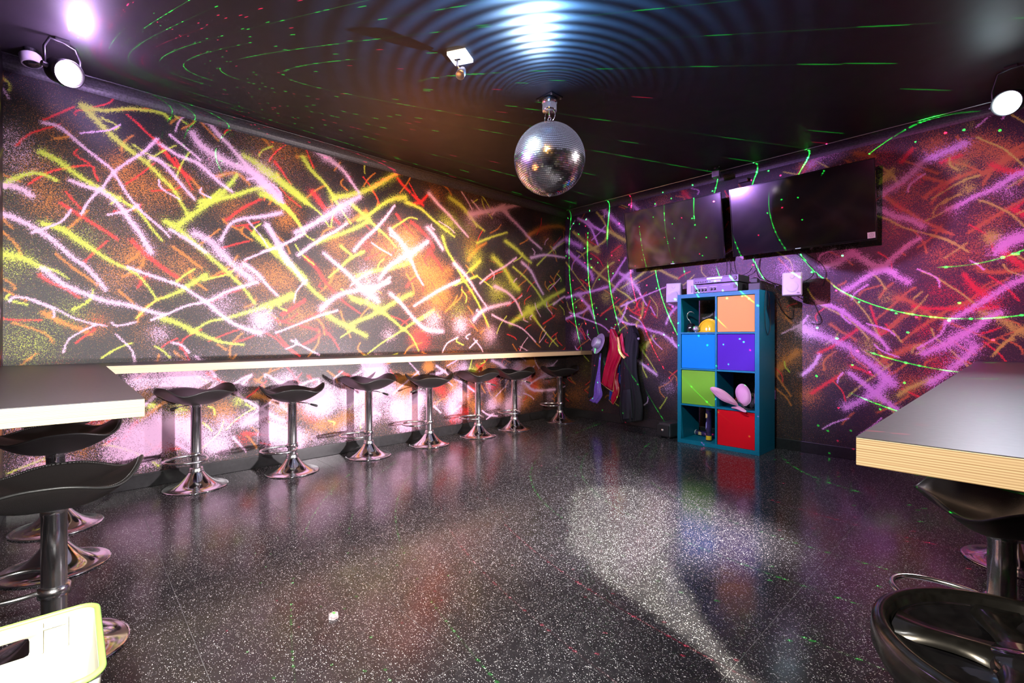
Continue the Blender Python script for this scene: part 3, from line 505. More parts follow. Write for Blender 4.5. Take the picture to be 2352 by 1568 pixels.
grid_wall('wall_left', 'x', XL, YF, YB, 0, HC, .0085, PAINT_LEFT, False, 3)
grid_wall('wall_back', 'y', YB, XL, XR, 0, HC, .0085, PAINT_BACK, True, 5)
grid_wall('wall_right', 'x', XR, .95, YB, 0, HC, .03, '', True, 61)
grid_wall('wall_front', 'y', YF, XL, -1.15, 0, HC, .03, '', False, 62)

# floor: a grey bedding slab with every vinyl tile laid on it
fl = tag(obj('floor', B(XL, 1.3, -1.7, YB, -.08, -.0007), mat('grey_tile_joint', (.15, .15, .155), .6, var=.2)), kind='structure')
T = .61; X0 = -1.222-.61*5; Y0 = .925-.615*5
tm = bpy.data.meshes.new('tile'); bm = B(.0008, T-.0008, .0008, .615-.0008, -.0007, 0, bev=0); bm.to_mesh(tm); bm.free(); tm.materials.append(FLOOR)
tile_clips = {}
for i in range(10):
    for j in range(13):
        x0, y0 = X0+i*T, Y0+j*.615
        if x0 >= 1.3 or y0 >= YB or x0+T <= XL or y0+.615 <= -1.7: continue
        cx0, cx1 = max(x0, XL), min(x0+T, 1.3); cy0, cy1 = max(y0, -1.7), min(y0+.615, YB)
        if cx1-cx0 < .02 or cy1-cy0 < .02: continue
        key = (round(cx0-x0, 3), round(cx1-x0, 3), round(cy0-y0, 3), round(cy1-y0, 3))
        if key not in tile_clips:
            bm = B(key[0]+.0008, key[1]-.0008, key[2]+.0008, key[3]-.0008, -.0007, 0); me = bpy.data.meshes.new('tile'); bm.to_mesh(me); bm.free()
            me.materials.append(FLOOR); tile_clips[key] = me
        o = obj('tile', tile_clips[key], None, fl); o.location = (x0, y0, 0)

tag(obj('ceiling', B(XL-.06, 1.3, -1.7, YB+.06, HC, HC+.06), CEIL), kind='structure')
# entrance nook behind and beside the camera
tag(obj('wall_entrance_front', B(-1.21, 1.36, -1.76, -1.7, 0, HC), CEIL), kind='structure')
tag(obj('wall_entrance_left', B(-1.21, -1.15, -1.7, YF-.06, 0, HC), CEIL), kind='structure')
tag(obj('wall_entrance_right', B(1.3, 1.36, -1.7, .95, 0, HC), CEIL), kind='structure')
tag(obj('wall_entrance_back', B(XR+.06, 1.36, .95, 1.01, 0, HC), CEIL), kind='structure')

# baseboards
def board(name, x0, x1, y0, y1):
    tag(obj(name, B(x0, x1, y0, y1, 0, .098, bev=.003), SKIRT), kind='structure')
board('baseboard_left', XL, XL+.014, YF, YB); board('baseboard_back', XL+.014, XR, YB-.014, YB)
board('baseboard_right', XR-.014, XR, .95, YB-.014); board('baseboard_front', XL+.014, -1.15, YF, YF+.014)


def cornice(name, axis, fixed, a0, a1, sgn):
    """concave quarter round between wall and ceiling, with a fine bead along the ceiling edge"""
    bm = bmesh.new(); R = .075; n = 8; prof = [(0, -R)]
    for i in range(n+1):
        t = PI/2*i/n; prof.append((R-R*math.cos(t)+.004, -R+R*math.sin(t)-.004))
    prof += [(R, 0), (0, 0)]
    rows = []
    for a in (a0, a1):
        rows.append([bm.verts.new((fixed+sgn*p, a, HC+z) if axis == 'x' else (a, fixed+sgn*p, HC+z)) for p, z in prof])
    m = len(prof)
    for i in range(m): bm.faces.new((rows[0][i], rows[0][(i+1) % m], rows[1][(i+1) % m], rows[1][i]))
    bm.faces.new(rows[0]); bm.faces.new(list(reversed(rows[1])))
    bmesh.ops.recalc_face_normals(bm, faces=bm.faces)
    c = tag(obj(name, bm, COVE), kind='structure')
    f = fixed+sgn*(R+.004)
    b = tube([(f, a0, HC-.004), (f, a1, HC-.004)] if axis == 'x' else [(a0, f, HC-.004), (a1, f, HC-.004)], .004, 8)
    obj('bead', b, ALU if axis == 'y' else COVE, c)
cornice('trim_1', 'x', XL, YF, YB, 1); cornice('trim_2', 'y', YB, XL+.08, XR, -1)

# ------------------------------------------------------------------ counters
def counter(name, x0, x1, y0, y1, ztop, edges, label):
    t = thing(name, ((x0+x1)/2, (y0+y1)/2, ztop-.05), 0, label, 'counter')
    M = Matrix.Translation(-t.location)
    bm = bmesh.new(); box(bm, x0, x1, y0, y1, ztop-.0015, ztop, M=M); obj('laminate_top', bm, LAMINATE, t)
    bm = bmesh.new(); box(bm, x0, x1, y0, y1, ztop-.05, ztop-.0015, bev=.0015, M=M); obj('plywood_board', bm, PLY, t)
    for (ex, ey) in edges:
        bm = bmesh.new(); box(bm, ex-.015, ex+.015, ey-.15, ey+.15, ztop-.075, ztop-.05, M=M)
        obj('support_bracket', bm, BLACKMET, t)
    return t
counter('bar_counter', XL, -3.714, .153, YB-.001, .876, [], 'long narrow counter shelf with pale plywood edge along the left wall')
counter('bar_counter', XL, -1.68, YF+.001, .152, .876, [], 'counter at left edge with white glaring plywood end and grey top')
counter('bar_counter', -.192, XR-.001, 1.012, YB-.001, .874, [], 'dark topped counter at right with thick striped golden plywood end')

# ------------------------------------------------------------------ bar stools
def seat_surface():
    bm = bmesh.new(); NS, NF = 12, 56; A = []; Bt = []
    def plan(ph, s):
        c, n = math.cos(ph), math.sin(ph); e = 2/2.7
        return .228*s*math.copysign(abs(c)**e, c), .188*s*math.copysign(abs(n)**e, n)
    def hgt(ph, s):
        c, n = math.cos(ph), math.sin(ph)
        return s**2.1*(.100*abs(c)**3.5+.074*abs(n)**4-.014)
    def pt(ph, s, dz): x, y = plan(ph, s); return (x, y, hgt(ph, s)+dz)
    top0 = bm.verts.new((0, 0, 0)); bot0 = bm.verts.new((0, 0, -.055))
    ts, bs = [], []
    for i in range(1, NS+1):
        s = i/NS
        ts.append([bm.verts.new(pt(2*PI*k/NF, s*.985, .0)) for k in range(NF)])
        bs.append([bm.verts.new(pt(2*PI*k/NF, s*.985, -.010-.045*(1-s**2.2))) for k in range(NF)])
    rim = [bm.verts.new(pt(2*PI*k/NF, 1.0, -.005)) for k in range(NF)]
    for k in range(NF):
        j = (k+1) % NF
        bm.faces.new((top0, ts[0][k], ts[0][j])); bm.faces.new((bot0, bs[0][j], bs[0][k]))
        for i in range(NS-1):
            bm.faces.new((ts[i][k], ts[i+1][k], ts[i+1][j], ts[i][j])); bm.faces.new((bs[i][k], bs[i][j], bs[i+1][j], bs[i+1][k]))
        bm.faces.new((ts[-1][k], rim[k], rim[j], ts[-1][j])); bm.faces.new((rim[k], bs[-1][k], bs[-1][j], rim[j]))
    me = bpy.data.meshes.new('seat'); bm.to_mesh(me); bm.free(); me.materials.append(LEATHER)
    me.polygons.foreach_set('use_smooth', [True]*len(me.polygons))
    pb = tube([pt(2*PI*k/112, 1.002, -.005) for k in range(112)], .0042, 6, True)
    pm = bpy.data.meshes.new('piping'); pb.to_mesh(pm); pb.free(); pm.materials.append(PIPING)
    pm.polygons.foreach_set('use_smooth', [True]*len(pm.polygons))
    sb = bmesh.new()
    for k in range(210):
        a = Vector(pt(2*PI*(k+.15)/210, .955, .0012)); b = Vector(pt(2*PI*(k+.75)/210, .955, .0012)); tube([a, b], .0009, 4, bm=sb)
    sm = bpy.data.meshes.new('stitching'); sb.to_mesh(sm); sb.free(); sm.materials.append(THREAD)
    return me, pm, sm
SEAT, SPIPE, STITCH = seat_surface()


def mesh_of(name, bm, m, sm=True):
    me = bpy.data.meshes.new(name); bm.to_mesh(me); bm.free(); me.materials.append(m)
    if sm: me.polygons.foreach_set('use_smooth', [True]*len(me.polygons))
    return me
prof = [(0, 0), (.193, 0), (.196, .003), (.195, .007)]
for i in range(1, 19):
    u = i/18; prof.append((.195-(.195-.044)*u, .008+.100*u**2.3))
BASE = mesh_of('base', lathe(prof+[(.040, .116)], 64), CHROME_B)
COLLAR = mesh_of('collar', lathe([(.040, .108), (.046, .110), (.047, .118), (.041, .124), (.043, .130), (.038, .137), (.0325, .140)], 40), CHROME)
loop = []
for k in range(40):
    a = 2*PI*k/40; loop.append((.150-.125*math.cos(a)*(1 if True else 1), .150*math.sin(a)*(.80+.2*math.cos(a-PI)), .0))
FOOT = mesh_of('footrest', tube(loop, .0085, 8, True), CHROME)
bm = lathe([(.033, -.018), (.041, -.016), (.041, .016), (.033, .018)], 32)
FCLAMP = mesh_of('footrest_clamp', bm, CHROME)
LEVER = mesh_of('lever', tube([(.03, 0, .0), (.09, 0, -.006), (.15, 0, -.020)], .0042, 8), CHROME)
GRIP = mesh_of('grip', tube([(.135, 0, -.017), (.145, 0, -.019), (.185, 0, -.031), (.192, 0, -.033)], [.005, .0085, .0095, .005], 10), RUBBER)


def stool(x, y, zb, rseat, rfoot, zfoot, label, group, stitched=False, lever=0.0):
    """zb is the height of the underside of the seat at the column"""
    t = thing('bar_stool', (x, y, 0), 0, label, 'stool', group)
    obj('base', BASE, None, t); obj('collar', COLLAR, None, t)
    step = .27
    obj('column', lathe([(.0325, .12), (.0325, step), (.0325, zb-.02), (.034, zb-.02), (.034, zb-.005), (.0345, zb-.004), (.052, zb+.004)], 36), CHROME, t, True)
    s = obj('seat', SEAT, None, t); s.location = (0, 0, zb+.052); s.rotation_euler = (0, 0, rseat)
    p = obj('piping', SPIPE, None, s)
    if stitched: obj('stitching', STITCH, None, s)
    f = obj('footrest', FOOT, None, t); f.location = (0, 0, zfoot); f.rotation_euler = (0, 0, rfoot)
    obj('clamp', FCLAMP, None, f)
    l = obj('lever', LEVER, None, t); l.location = (0, 0, zb-.004); l.rotation_euler = (0, 0, lever)
    obj('grip', GRIP, None, l)
    return t

GW = 'bar stools lined up at the counter along the left wall'
# seven stools along the left wall; world angle 0 points along +X, PI/2 towards the back wall
ord_ = ['nearest in the left wall row', 'second in the left wall row, tips raised high', 'third in the left wall row',
        'middle of the left wall row', 'fifth in the left wall row', 'sixth in the left wall row, before the corner one', 'alone in the dark far corner']
SP = [(-3.925, .640, .575, 1.95, -.5, .228, 3.9), (-3.86, 1.262, .545, 1.35, -.9, .205, .9), (-3.915, 1.925, .578, 1.75, -1.2, .21, .6),
      (-3.925, 2.565, .555, 1.15, 4.7, .22, 4.5), (-3.91, 3.165, .569, 1.75, 5.2, .22, .8), (-3.92, 3.705, .563, 1.35, 5.2, .215, .6), (-3.89, 4.46, .558, 1.2, 4.6, .22, 3.9)]
for (x, y, zb, rs, rf, zf, lv), w in zip(SP, ord_):
    stool(x, y, zb, rs, rf, zf, 'black saddle stool on chrome column, '+w, GW, lever=lv)
GL = 'bar stools under the left front counter'
stool(-3.62, -.055, .540, PI/2, .3, .24, 'black stool deepest under the left counter, mostly its chrome base showing', GL)
stool(-3.00, -.052, .520, PI/2+.1, 3.3, .30, 'black stool right under the white counter end, seat tip poking out', GL, True)
stool(-2.17, -.041, .486, PI/2-.12, 3.9, .215, 'large nearest bar stool at left with stitched seat and thick chrome column', GL, True, 3.4)
GR = 'bar stools under the right counter'
stool(-.028, 2.09, .445, 2.0, 3.75, .235, 'large bar stool under the near end of the right counter, wide dark seat', GR)
stool(.01, 3.20, .50, 1.5, 4.0, .24, 'bar stool under the right counter, middle one, chrome base left of its column', GR)
stool(-.01, 3.78, .50, 1.6, 4.0, .24, 'bar stool under the right counter farthest away, sliver of chrome base', GR)

# ------------------------------------------------------------------ mirror ball
R = .249
mb = thing('mirror_ball', (BALL.x, BALL.y, BALL.z), 0, 'large silver mirror ball hanging from a chrome motor on the ceiling', 'mirror ball')
MIRROR = mat('mirror_tile', (0.92, 0.92, 0.94), .15, 1.0, var=.01)
obj('core', lathe([(0, -R+.004)]+[((R-.004)*math.cos(a), (R-.004)*math.sin(a)) for a in np.linspace(-PI/2+.08, PI/2-.08, 30)]+[(0, R-.004)], 64), mat('ball_core', (.03, .03, .035), .5, var=.2), mb, True)
bm = bmesh.new(); ROWS = 58
for i in range(1, ROWS-1):
    p0 = -PI/2+PI*i/ROWS; p1 = p0+PI/ROWS; pm = (p0+p1)/2; n = max(8, int(2*PI*math.cos(pm)*R/(PI*R/ROWS)))
    g0 = .12*(p1-p0); jit = rnd.random()*6
    for k in range(n):
        a0 = 2*PI*(k+.04)/n+jit; a1 = 2*PI*(k+.96)/n+jit
        vs = []
        nx, ny = rnd.gauss(0, .02), rnd.gauss(0, .02)
        for q, (pp, aa) in enumerate(((p0+g0, a0), (p0+g0, a1), (p1-g0, a1), (p1-g0, a0))):
            rr = R*(1+(nx if q in (0, 3) else -nx)*.02+(ny if q < 2 else -ny)*.02)
            vs.append(bm.verts.new((rr*math.cos(pp)*math.cos(aa), rr*math.cos(pp)*math.sin(aa), rr*math.sin(pp))))
        bm.faces.new(vs)
tag(obj('mirror_tiles', bm, MIRROR, mb), kind='stuff')
obj('pole_cap', lathe([(0, -.262), (.006, -.262), (.009, -.255), (.016, -.249), (.03, -.243)], 20), CHROME, mb, True)
obj('top_cap', lathe([(.05, .243), (.045, .252), (.022, .256), (.010, .262), (.010, .275), (0, .275)], 24), CHROME, mb, True)
ring = [(.014*math.cos(a), 0, .284+.014*math.sin(a)) for a in np.linspace(0, 2*PI, 16, endpoint=False)]
obj('hanging_ring', tube(ring, .0028, 6, True), CHROME, mb, True)
obj('motor', lathe([(0, .335), (.046, .335), (.05, .34), (.05, .385), (.047, .388), (.047, .394), (.053, .397), (.053, .425), (.02, .428)], 40), CHROME, mb, True)
obj('ceiling_plate', B(-.075, .075, -.06, .06, .427, .435, bev=.002), BLACKMET, mb)
for sx, sy in ((1, 1), (1, -1), (-1, 1), (-1, -1)):
    obj('screw', lathe([(0, .419), (.006, .420), (.007, .427)], 10, M=Matrix.Translation((sx*.062, sy*.047, 0))), CHROME, mb)
for sx in (-1, 1):
    obj('wire_loop', tube([(sx*.036, 0, .335), (sx*.047, .004, .315), (sx*.048, .004, .29), (sx*.034, 0, .268), (sx*.018, 0, .262)], .0022, 6, smooth=5), CHROME, mb, True)
obj('hanging_rod', tube([(0, 0, .296), (0, 0, .335)], .005, 8), CHROME, mb, True)


# ------------------------------------------------------------------ stage lamps
def par_can(loc, aim, lens, label):
    t = thing('stage_lamp', loc, 0, label, 'lamp', 'round stage lamps near the ceiling corners')
    q = (Vector(aim)-Vector(loc)).to_track_quat('Z', 'Y').to_matrix().to_4x4()
    bm = lathe([(0, -.15), (.05, -.15), (.066, -.12), (.068, -.05), (.074, -.045), (.074, -.012), (.069, -.012), (.069, -.03), (.060, -.045)], 36, M=q)
    obj('housing', bm, BLACKMET, t, True)
    obj('lens', lathe([(0, -.024), (.03, -.025), (.067, -.032), (.067, -.036), (0, -.036)], 32, M=q), lens, t, True)
    sx = q.to_3x3() @ Vector((1, 0, 0)); sx.z = 0; sx.normalize(); c = q.to_3x3() @ Vector((0, 0, -.075)); top = HC-loc[2]
    pts = [c+sx*.082, c+sx*.086+Vector((0, 0, .10)), Vector((c.x, c.y, top-.02))+sx*.06, Vector((c.x, c.y, top-.012)), Vector((c.x, c.y, top-.02))-sx*.06, c-sx*.086+Vector((0, 0, .10)), c-sx*.082]
    obj('yoke', tube(pts, .007, 6), BLACKMET, t, True)
    for s in (1, -1): obj('knob', lathe([(0, -.012), (.014, -.012), (.014, .012), (0, .012)], 12, M=Matrix.Translation(c+sx*.085*s)@sx.to_track_quat('Z', 'Y').to_matrix().to_4x4()), RUBBER, t)
    obj('ceiling_clamp', B(c.x-.03, c.x+.03, c.y-.03, c.y+.03, top-.014, top, bev=.003), BLACKMET, t)
    return t
par_can((PINK_LAMP[0]-.02, PINK_LAMP[1]-.02, PINK_LAMP[2]), (-1.2, 1.4, 1.5), LENSP, 'stage lamp glowing pink near the ceiling in the left corner')
par_can((WHITE_LAMP[0]+.02, WHITE_LAMP[1]+.02, WHITE_LAMP[2]), (-1.0, 1.2, 1.4), LENSW, 'stage lamp glowing cold white near the ceiling at far right')

# small pin spot with white plate near the mirror ball
t = thing('pin_spot', (-2.27, 1.70, HC), .5, 'small white plated spotlight on the ceiling beside the mirror ball', 'spotlight')
PLATEL = mat('glow_baked_plate', (.85, .87, .9), .4, var=.03, emit=(1, .95, 1), es=.9)  # the light falling on the plate is put in as its own glow
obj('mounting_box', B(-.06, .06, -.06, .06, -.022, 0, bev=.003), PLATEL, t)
obj('bracket', tube([(-.02, 0, -.022), (-.02, .0, -.06), (.0, 0, -.085)], .006, 8), ALU, t, True)
obj('head', lathe([(0, -.045), (.018, -.04), (.026, -.01), (.028, .03), (.024, .03), (0, .015)], 24, M=Matrix.Translation((.012, -.01, -.112))@Matrix.Rotation(2.5, 4, 'X')), ALU, t, True)
obj('slot', B(-.035, .0, -.006, .006, -.024, -.0215), BLACKMET, t)
t = thing('pin_spot', (-2.04, 4.71, HC), .2, 'tiny silver spotlight on four prongs above the gap between televisions', 'spotlight')
obj('mounting_plate', lathe([(0, -.014), (.03, -.014), (.034, 0), (0, 0)], 24), BLACKMET, t)
for k in range(4):
    a = k*PI/2+.5; obj('prong', tube([(0, 0, -.012), (.05*math.cos(a), .05*math.sin(a), -.018), (.085*math.cos(a), .085*math.sin(a), -.012)], .003, 6), BLACKMET, t)
    obj('bulb', lathe([(0, -.006), (.006, 0), (0, .006)], 8, M=Matrix.Translation((.087*math.cos(a), .087*math.sin(a), -.014))), CHROME, t)
obj('head', B(-.035, .035, -.045, .045, -.095, -.035, bev=.006), mat('silver_plastic', (.5, .5, .52), .3, .6, var=.1), t)
obj('lens_frame', B(.0, .034, -.052, -.044, -.092, -.045, bev=.002), WHITE, t)

# ceiling sensor
t = thing('motion_sensor', (-3.945, -.175, HC), 0, 'small round white motion sensor on the ceiling in the left corner', 'sensor')
obj('mount', lathe([(0, 0), (.030, 0), (.026, -.035), (0, -.035)], 24), BLACKMET, t)
SM = Matrix.Translation((0, 0, -.045))@Matrix.Rotation(.22, 4, Vector((.73, -.68, 0)))
obj('housing', lathe([(.0, .012), (.046, .012), (.050, .006), (.046, -.042), (.041, -.045), (.040, -.038)], 32, M=SM), WHITE, t, True)
obj('lens', lathe([(.0405, -.040), (.030, -.050), (0, -.056)], 32, M=SM), GLOSS, t, True)


# ------------------------------------------------------------------ televisions
def tv(x0, x1, label, sticker):
    zb, zt, yb, yt = 1.835, 2.472, 4.752, 4.650
    t = thing('television', ((x0+x1)/2, yb, zb), 0, label, 'television', 'televisions on the back wall')
    w, h = x1-x0, math.hypot(zt-zb, yb-yt); tilt = math.atan2(yb-yt, zt-zb)
    M = Matrix.Rotation(tilt, 4, 'X')
    bm = bmesh.new()                       # bezel: frame ring
    b = .009
    for (a0, a1, c0, c1) in ((-w/2, w/2, h-b, h), (-w/2, w/2, 0, b*1.7), (-w/2, -w/2+b, b, h-b), (w/2-b, w/2, b, h-b)):
        box(bm, a0, a1, -.004, .012, c0, c1, bev=.0015, M=M)
    obj('bezel', bm, GLOSS, t)
    obj('screen', B(-w/2+b, w/2-b, .0, .008, b*1.6, h-b, M=M), mat('dark_screen', (.004, .004, .006), .09, var=.1, spec=.9), t)
    bm = bmesh.new(); box(bm, -w/2+.01, w/2-.01, .010, .024, .01, h-.01, bev=.004, M=M); box(bm, -w*.36, w*.36, .02, .05, .06, h*.62, bev=.01, M=M)
    obj('back_cover', bm, RUBBER, t)
    obj('name_bar', B(-.022, .022, -.0052, -.003, .005, .0105, M=M), mat('pale_bar', (.6, .65, .75), .3, var=.05, emit=(.6, .7, 1), es=.6), t)
    bm = bmesh.new(); yw = YB-yb
    box(bm, -.17, .17, yw-.012, yw-.001, .16, .46, bev=.002)
    for s in (-.12, .12): box(bm, s-.015, s+.015, .02, yw-.01, .22, .27)
    for s in (-.12, .12): box(bm, s-.015, s+.015, -.02, yw-.01, .40, .43)
    obj('wall_bracket', bm, BLACKMET, t)
    if sticker:
        st = obj('sticker', B(w/2-.062, w/2-.010, -.0065, -.0045, .018, .066, M=M), mat('pale_sticker', (.62, .78, .76), .5, var=.03), t); st['label'] = 'small pale sticker with a circled mark'
        bm = bmesh.new()
        tube([M@Vector((w/2-.036+.014*math.cos(a), -.0070, .042+.015*math.sin(a))) for a in np.linspace(0, 2*PI, 24, endpoint=False)], .0009, 4, True, bm=bm)
        tube([M@Vector((w/2-.036+dx, -.0070, .042+dz)) for dx, dz in ((-.002, .012), (.004, .006), (.005, -.002), (-.003, -.009), (-.003, .008))], .0009, 4, bm=bm)
        obj('printed_mark', bm, mat('teal_ink', (.05, .18, .2), .5, var=.1), st)
    return t
tv(-3.083, -1.972, 'left flat television with glossy black screen, tilted down on the back wall', False)
tv(-1.893, -.760, 'right flat television with a small pale sticker in its lower corner', True)

# sensor block with wires above the gap between the televisions
t = thing('infrared_receiver', (-1.84, YB-.02, 2.60), 0, 'small black receiver block on the wall above the right television, thin wires hanging', 'receiver')
obj('case', B(-.045, .045, -.02, .019, -.018, .018, bev=.004), RUBBER, t)
obj('wire', tube([(-.03, 0, -.015), (-.10, 0, -.05), (-.13, -.01, -.13), (-.13, -.02, -.18)], .0018, 5, smooth=5), RUBBER, t)
obj('wire', tube([(-.01, 0, -.015), (-.06, 0, -.06), (-.09, -.01, -.12), (-.09, -.02, -.17)], .0018, 5, smooth=5), RUBBER, t)


# ------------------------------------------------------------------ bookcase and its boxes
KX0, KX1, KY0, KY1, KH = -2.310, -1.541, 4.432, 4.822, 1.470
TEAL = mat('teal_lacquer', (0.0, 0.16, 0.25), .45, var=.05, spec=.25)
bc = thing('bookcase', ((KX0+KX1)/2, (KY0+KY1)/2, 0), 0, 'teal cube bookcase of eight compartments standing against the back wall', 'bookcase')
KM = Matrix.Translation(-bc.location)
def kp(n, *a): bm = bmesh.new(); box(bm, *a, bev=.0012, M=KM); return obj(n, bm, TEAL, bc)
kp('side_panel', KX0, KX0+.038, KY0, KY1, 0.038, KH-.038); kp('side_panel', KX1-.038, KX1, KY0, KY1, 0.038, KH-.038)
kp('top_panel', KX0, KX1, KY0, KY1, KH-.038, KH); kp('bottom_panel', KX0, KX1, KY0, KY1, 0, .038)
CW = (KX1-KX0-.076-.016)/2; CH = (KH-.076-.048)/4; XM = KX0+.038+CW
kp('divider', XM, XM+.016, KY0+.001, KY1, .038, KH-.038)
for i in range(1, 4):
    z = .038+i*CH+(i-1)*.016
    kp('shelf', KX0+.038, XM, KY0+.001, KY1, z, z+.016); kp('shelf', XM+.016, KX1-.038, KY0+.001, KY1, z, z+.016)
def cell(c, r):     # column 0/1, row 0 = bottom
    x = KX0+.038 if c == 0 else XM+.016
    return x, x+CW, .038+r*(CH+.016)
for c, r, nm, col in ((1, 3, 'salmon orange', (.70, .32, .09)), (0, 2, 'bright sky blue', (.003, .22, .80)), (1, 2, 'deep purple', (.075, .018, .34)),
                      (0, 1, 'lime green', (.17, .42, .03)), (1, 0, 'vivid red', (.74, .002, .012))):
    x0, x1, z = cell(c, r)
    where = {3: 'top row right', 2: 'second row', 1: 'third row left', 0: 'bottom row right'}[r]
    t = thing('storage_box', ((x0+x1)/2, KY0+.2, z), 0, f'{nm} cube storage box in the {where} of the teal bookcase', 'box', 'fabric storage boxes in the teal bookcase')
    hw = CW/2-.004; m = mat(nm.replace(' ', '_')+'_fabric', col, .75, var=.06, scale=500, bump=.3, spec=.15)
    obj('front_panel', B(-hw, hw, -.192, -.184, .002, CH-.005, bev=.002), m, t)
    bm = bmesh.new(); box(bm, -hw, -hw+.005, -.184, .17, .002, CH-.008); box(bm, hw-.005, hw, -.184, .17, .002, CH-.008)
    box(bm, -hw+.005, hw-.005, .165, .17, .002, CH-.008); box(bm, -hw+.005, hw-.005, -.184, .165, .002, .007)
    obj('body', bm, m, t)

# things in the open compartments
x0, x1, z = cell(0, 3)
t = thing('toy_hook', (x0+.055, KY0+.10, z), .3, 'black cuffed pirate hook with silver hook, top left compartment', 'toy')
obj('cuff', lathe([(0, 0), (.044, 0), (.046, .01), (.043, .06), (.032, .085), (.012, .092), (0, .092)], 28), GLOSS, t, True)
obj('hook', tube([(0, 0, .09), (-.012, 0, .115), (-.034, 0, .145), (-.036, 0, .18), (-.015, 0, .205), (.015, 0, .203), (.030, 0, .186)], [.007]*25+[.007, .0065, .006, .0055, .005, .004, .003, .003, .002, .002, .002, .001], 8, smooth=6), CHROME, t, True)
t = thing('glitter_ball', (x0+.125, KY0+.07, z+.034), 0, 'small silver glitter ball beside the pirate hook in the bookcase', 'ball')
GLIT = mat('silver_glitter', (.8, .8, .86), .25, .85, var=.5, scale=600, bump=1.0)
bm = bmesh.new(); bmesh.ops.create_icosphere(bm, subdivisions=3, radius=.032); obj('sphere', bm, GLIT, t)
obj('base_ring', lathe([(.012, -.034), (.018, -.034), (.018, -.026), (.012, -.024)], 20), CHROME, t)
t = thing('hard_hat', (x0+.222, KY0+.14, z), 0, 'shiny yellow hard hat in the top left compartment of the bookcase', 'helmet')
YEL = mat('yellow_helmet', (.80, .53, .02), .12, var=.04, coat=.5)
prof = [(.088, .010), (.090, .012)]+[(.088*math.cos(a), .012+.115*math.sin(a)) for a in np.linspace(.05, PI/2, 12)]
bm = lathe(prof, 40); bmesh.ops.scale(bm, vec=(1.1, .92, 1), verts=bm.verts); obj('shell', bm, YEL, t, True)
obj('brim', lathe([(.086, .004), (.100, .0), (.104, .004), (.100, .008), (.088, .016)], 40), YEL, t, True)
for k in (-1, 0, 1):
    obj('ridge', tube([(.1*math.cos(a)*.98, k*.022, .012+.117*math.sin(a)*(1-.05*abs(k))) for a in np.linspace(.15, PI-.15, 18)], .006, 6), YEL, t, True)
t = thing('card_box', (x1-.03, KY0+.26, z), .1, 'small mauve box standing behind the yellow hard hat', 'box')
obj('carton', B(-.028, .028, -.02, .02, 0, .19, bev=.002), mat('mauve_card', (.35, .14, .36), .6, var=.1), t)
obj('lid_flap', B(-.029, .029, -.021, .021, .165, .192, bev=.001), mat('mauve_card', (.35, .14, .36), .6), t)

x0, x1, z = cell(0, 0)
def cannon(loc, rot, label, ink, endc):
    t = thing('party_popper', loc, 0, label, 'party popper', 'printed party popper tubes in the bottom left compartment'); t.rotation_euler = rot
    obj('tube', lathe([(0, 0), (.026, 0), (.026, .058), (.0255, .06), (.0255, .30), (.027, .302), (.027, .316), (.022, .318), (0, .312)], 28), mat('purple_black_print', (.022, .010, .06), .3, var=.8, scale=18), t, True)
    obj('yellow_band', lathe([(.0265, .012), (.0268, .013), (.0268, .052), (.0265, .053)], 28), mat('yellow_print', (.8, .5, .02), .4, var=.05), t, True)
    obj('end_cap', lathe([(0, .314), (.024, .319), (.0275, .312), (.0275, .300)], 28), endc, t, True)
    bm = bmesh.new(); r = random.Random(4)
    for k, (zc, cc) in enumerate(((.235, 1), (.255, 1), (.245, 1))):
        pts = []
        for q in range(14):
            a = -PI/2-.6+1.2*q/13; pts.append((.0268*math.cos(a), .0268*math.sin(a), zc+.012*math.sin(q*2.1+k*1.7)))
        tube(pts, .0016, 4, bm=bm)
    obj('printed_lettering', bm, mat('gold_print', (.85, .6, .25), .4, var=.05), t)
    bm = bmesh.new()
    for k in range(3):
        a0 = -PI/2-.35+.3*k
        tube([(.0266*math.cos(a0+.13*math.cos(q)), .0266*math.sin(a0+.13*math.cos(q)), .14+.028*math.sin(q)+.01*k) for q in np.linspace(0, 2*PI, 14, endpoint=False)], .0013, 4, True, bm=bm)
    obj('printed_swirl', bm, ink, t)
    return t
cannon((x0+.235, KY0+.10, z), (0, 0, -.7), 'upright purple and black party popper with gold lettering and yellow band', mat('lilac_print', (.4, .35, .8), .4), WHITE)
cannon((x0+.318, KY0+.215, z+.028), (0, -PI/2, -.25), 'party popper lying on its side behind the upright one', mat('pink_print', (.8, .2, .5), .4), WHITE)

x0, x1, z = cell(1, 1)
t = thing('costume_wings', (x0+.19, KY0+.03, z), 0, 'pair of pink mesh fairy wings poking out of the right compartment', 'costume wings')
PM = mat('pink_mesh', (.86, .40, .60), .45, var=.06, scale=400, bump=.4); PM.node_tree.nodes['Principled BSDF'].inputs['Alpha'].default_value = .82
def petal(pts, name='wing'):
    c = Vector((0, 0, 0))
    for p in pts: c += Vector(p)
    c /= len(pts); P = smooth_path(list(pts)+[pts[0]], 6)[:-1]; n = len(P)
    bm = bmesh.new(); cv = bm.verts.new(c+Vector((0, -.012, 0))); mid = [bm.verts.new(c.lerp(p, .55)+Vector((0, -.008, 0))) for p in P]; ov = [bm.verts.new(p) for p in P]
    for i in range(n):
        j = (i+1) % n; bm.faces.new((cv, mid[i], mid[j])); bm.faces.new((mid[i], ov[i], ov[j], mid[j]))
    o = obj(name, bm, PM, t, True); s = o.modifiers.new('solid', 'SOLIDIFY'); s.thickness = .002
    obj('wire_rim', tube(P, .0024, 6, True), mat('pink_rim', (.9, .55, .68), .4, var=.03), o, True)
base = Vector((.0, 0, .015))
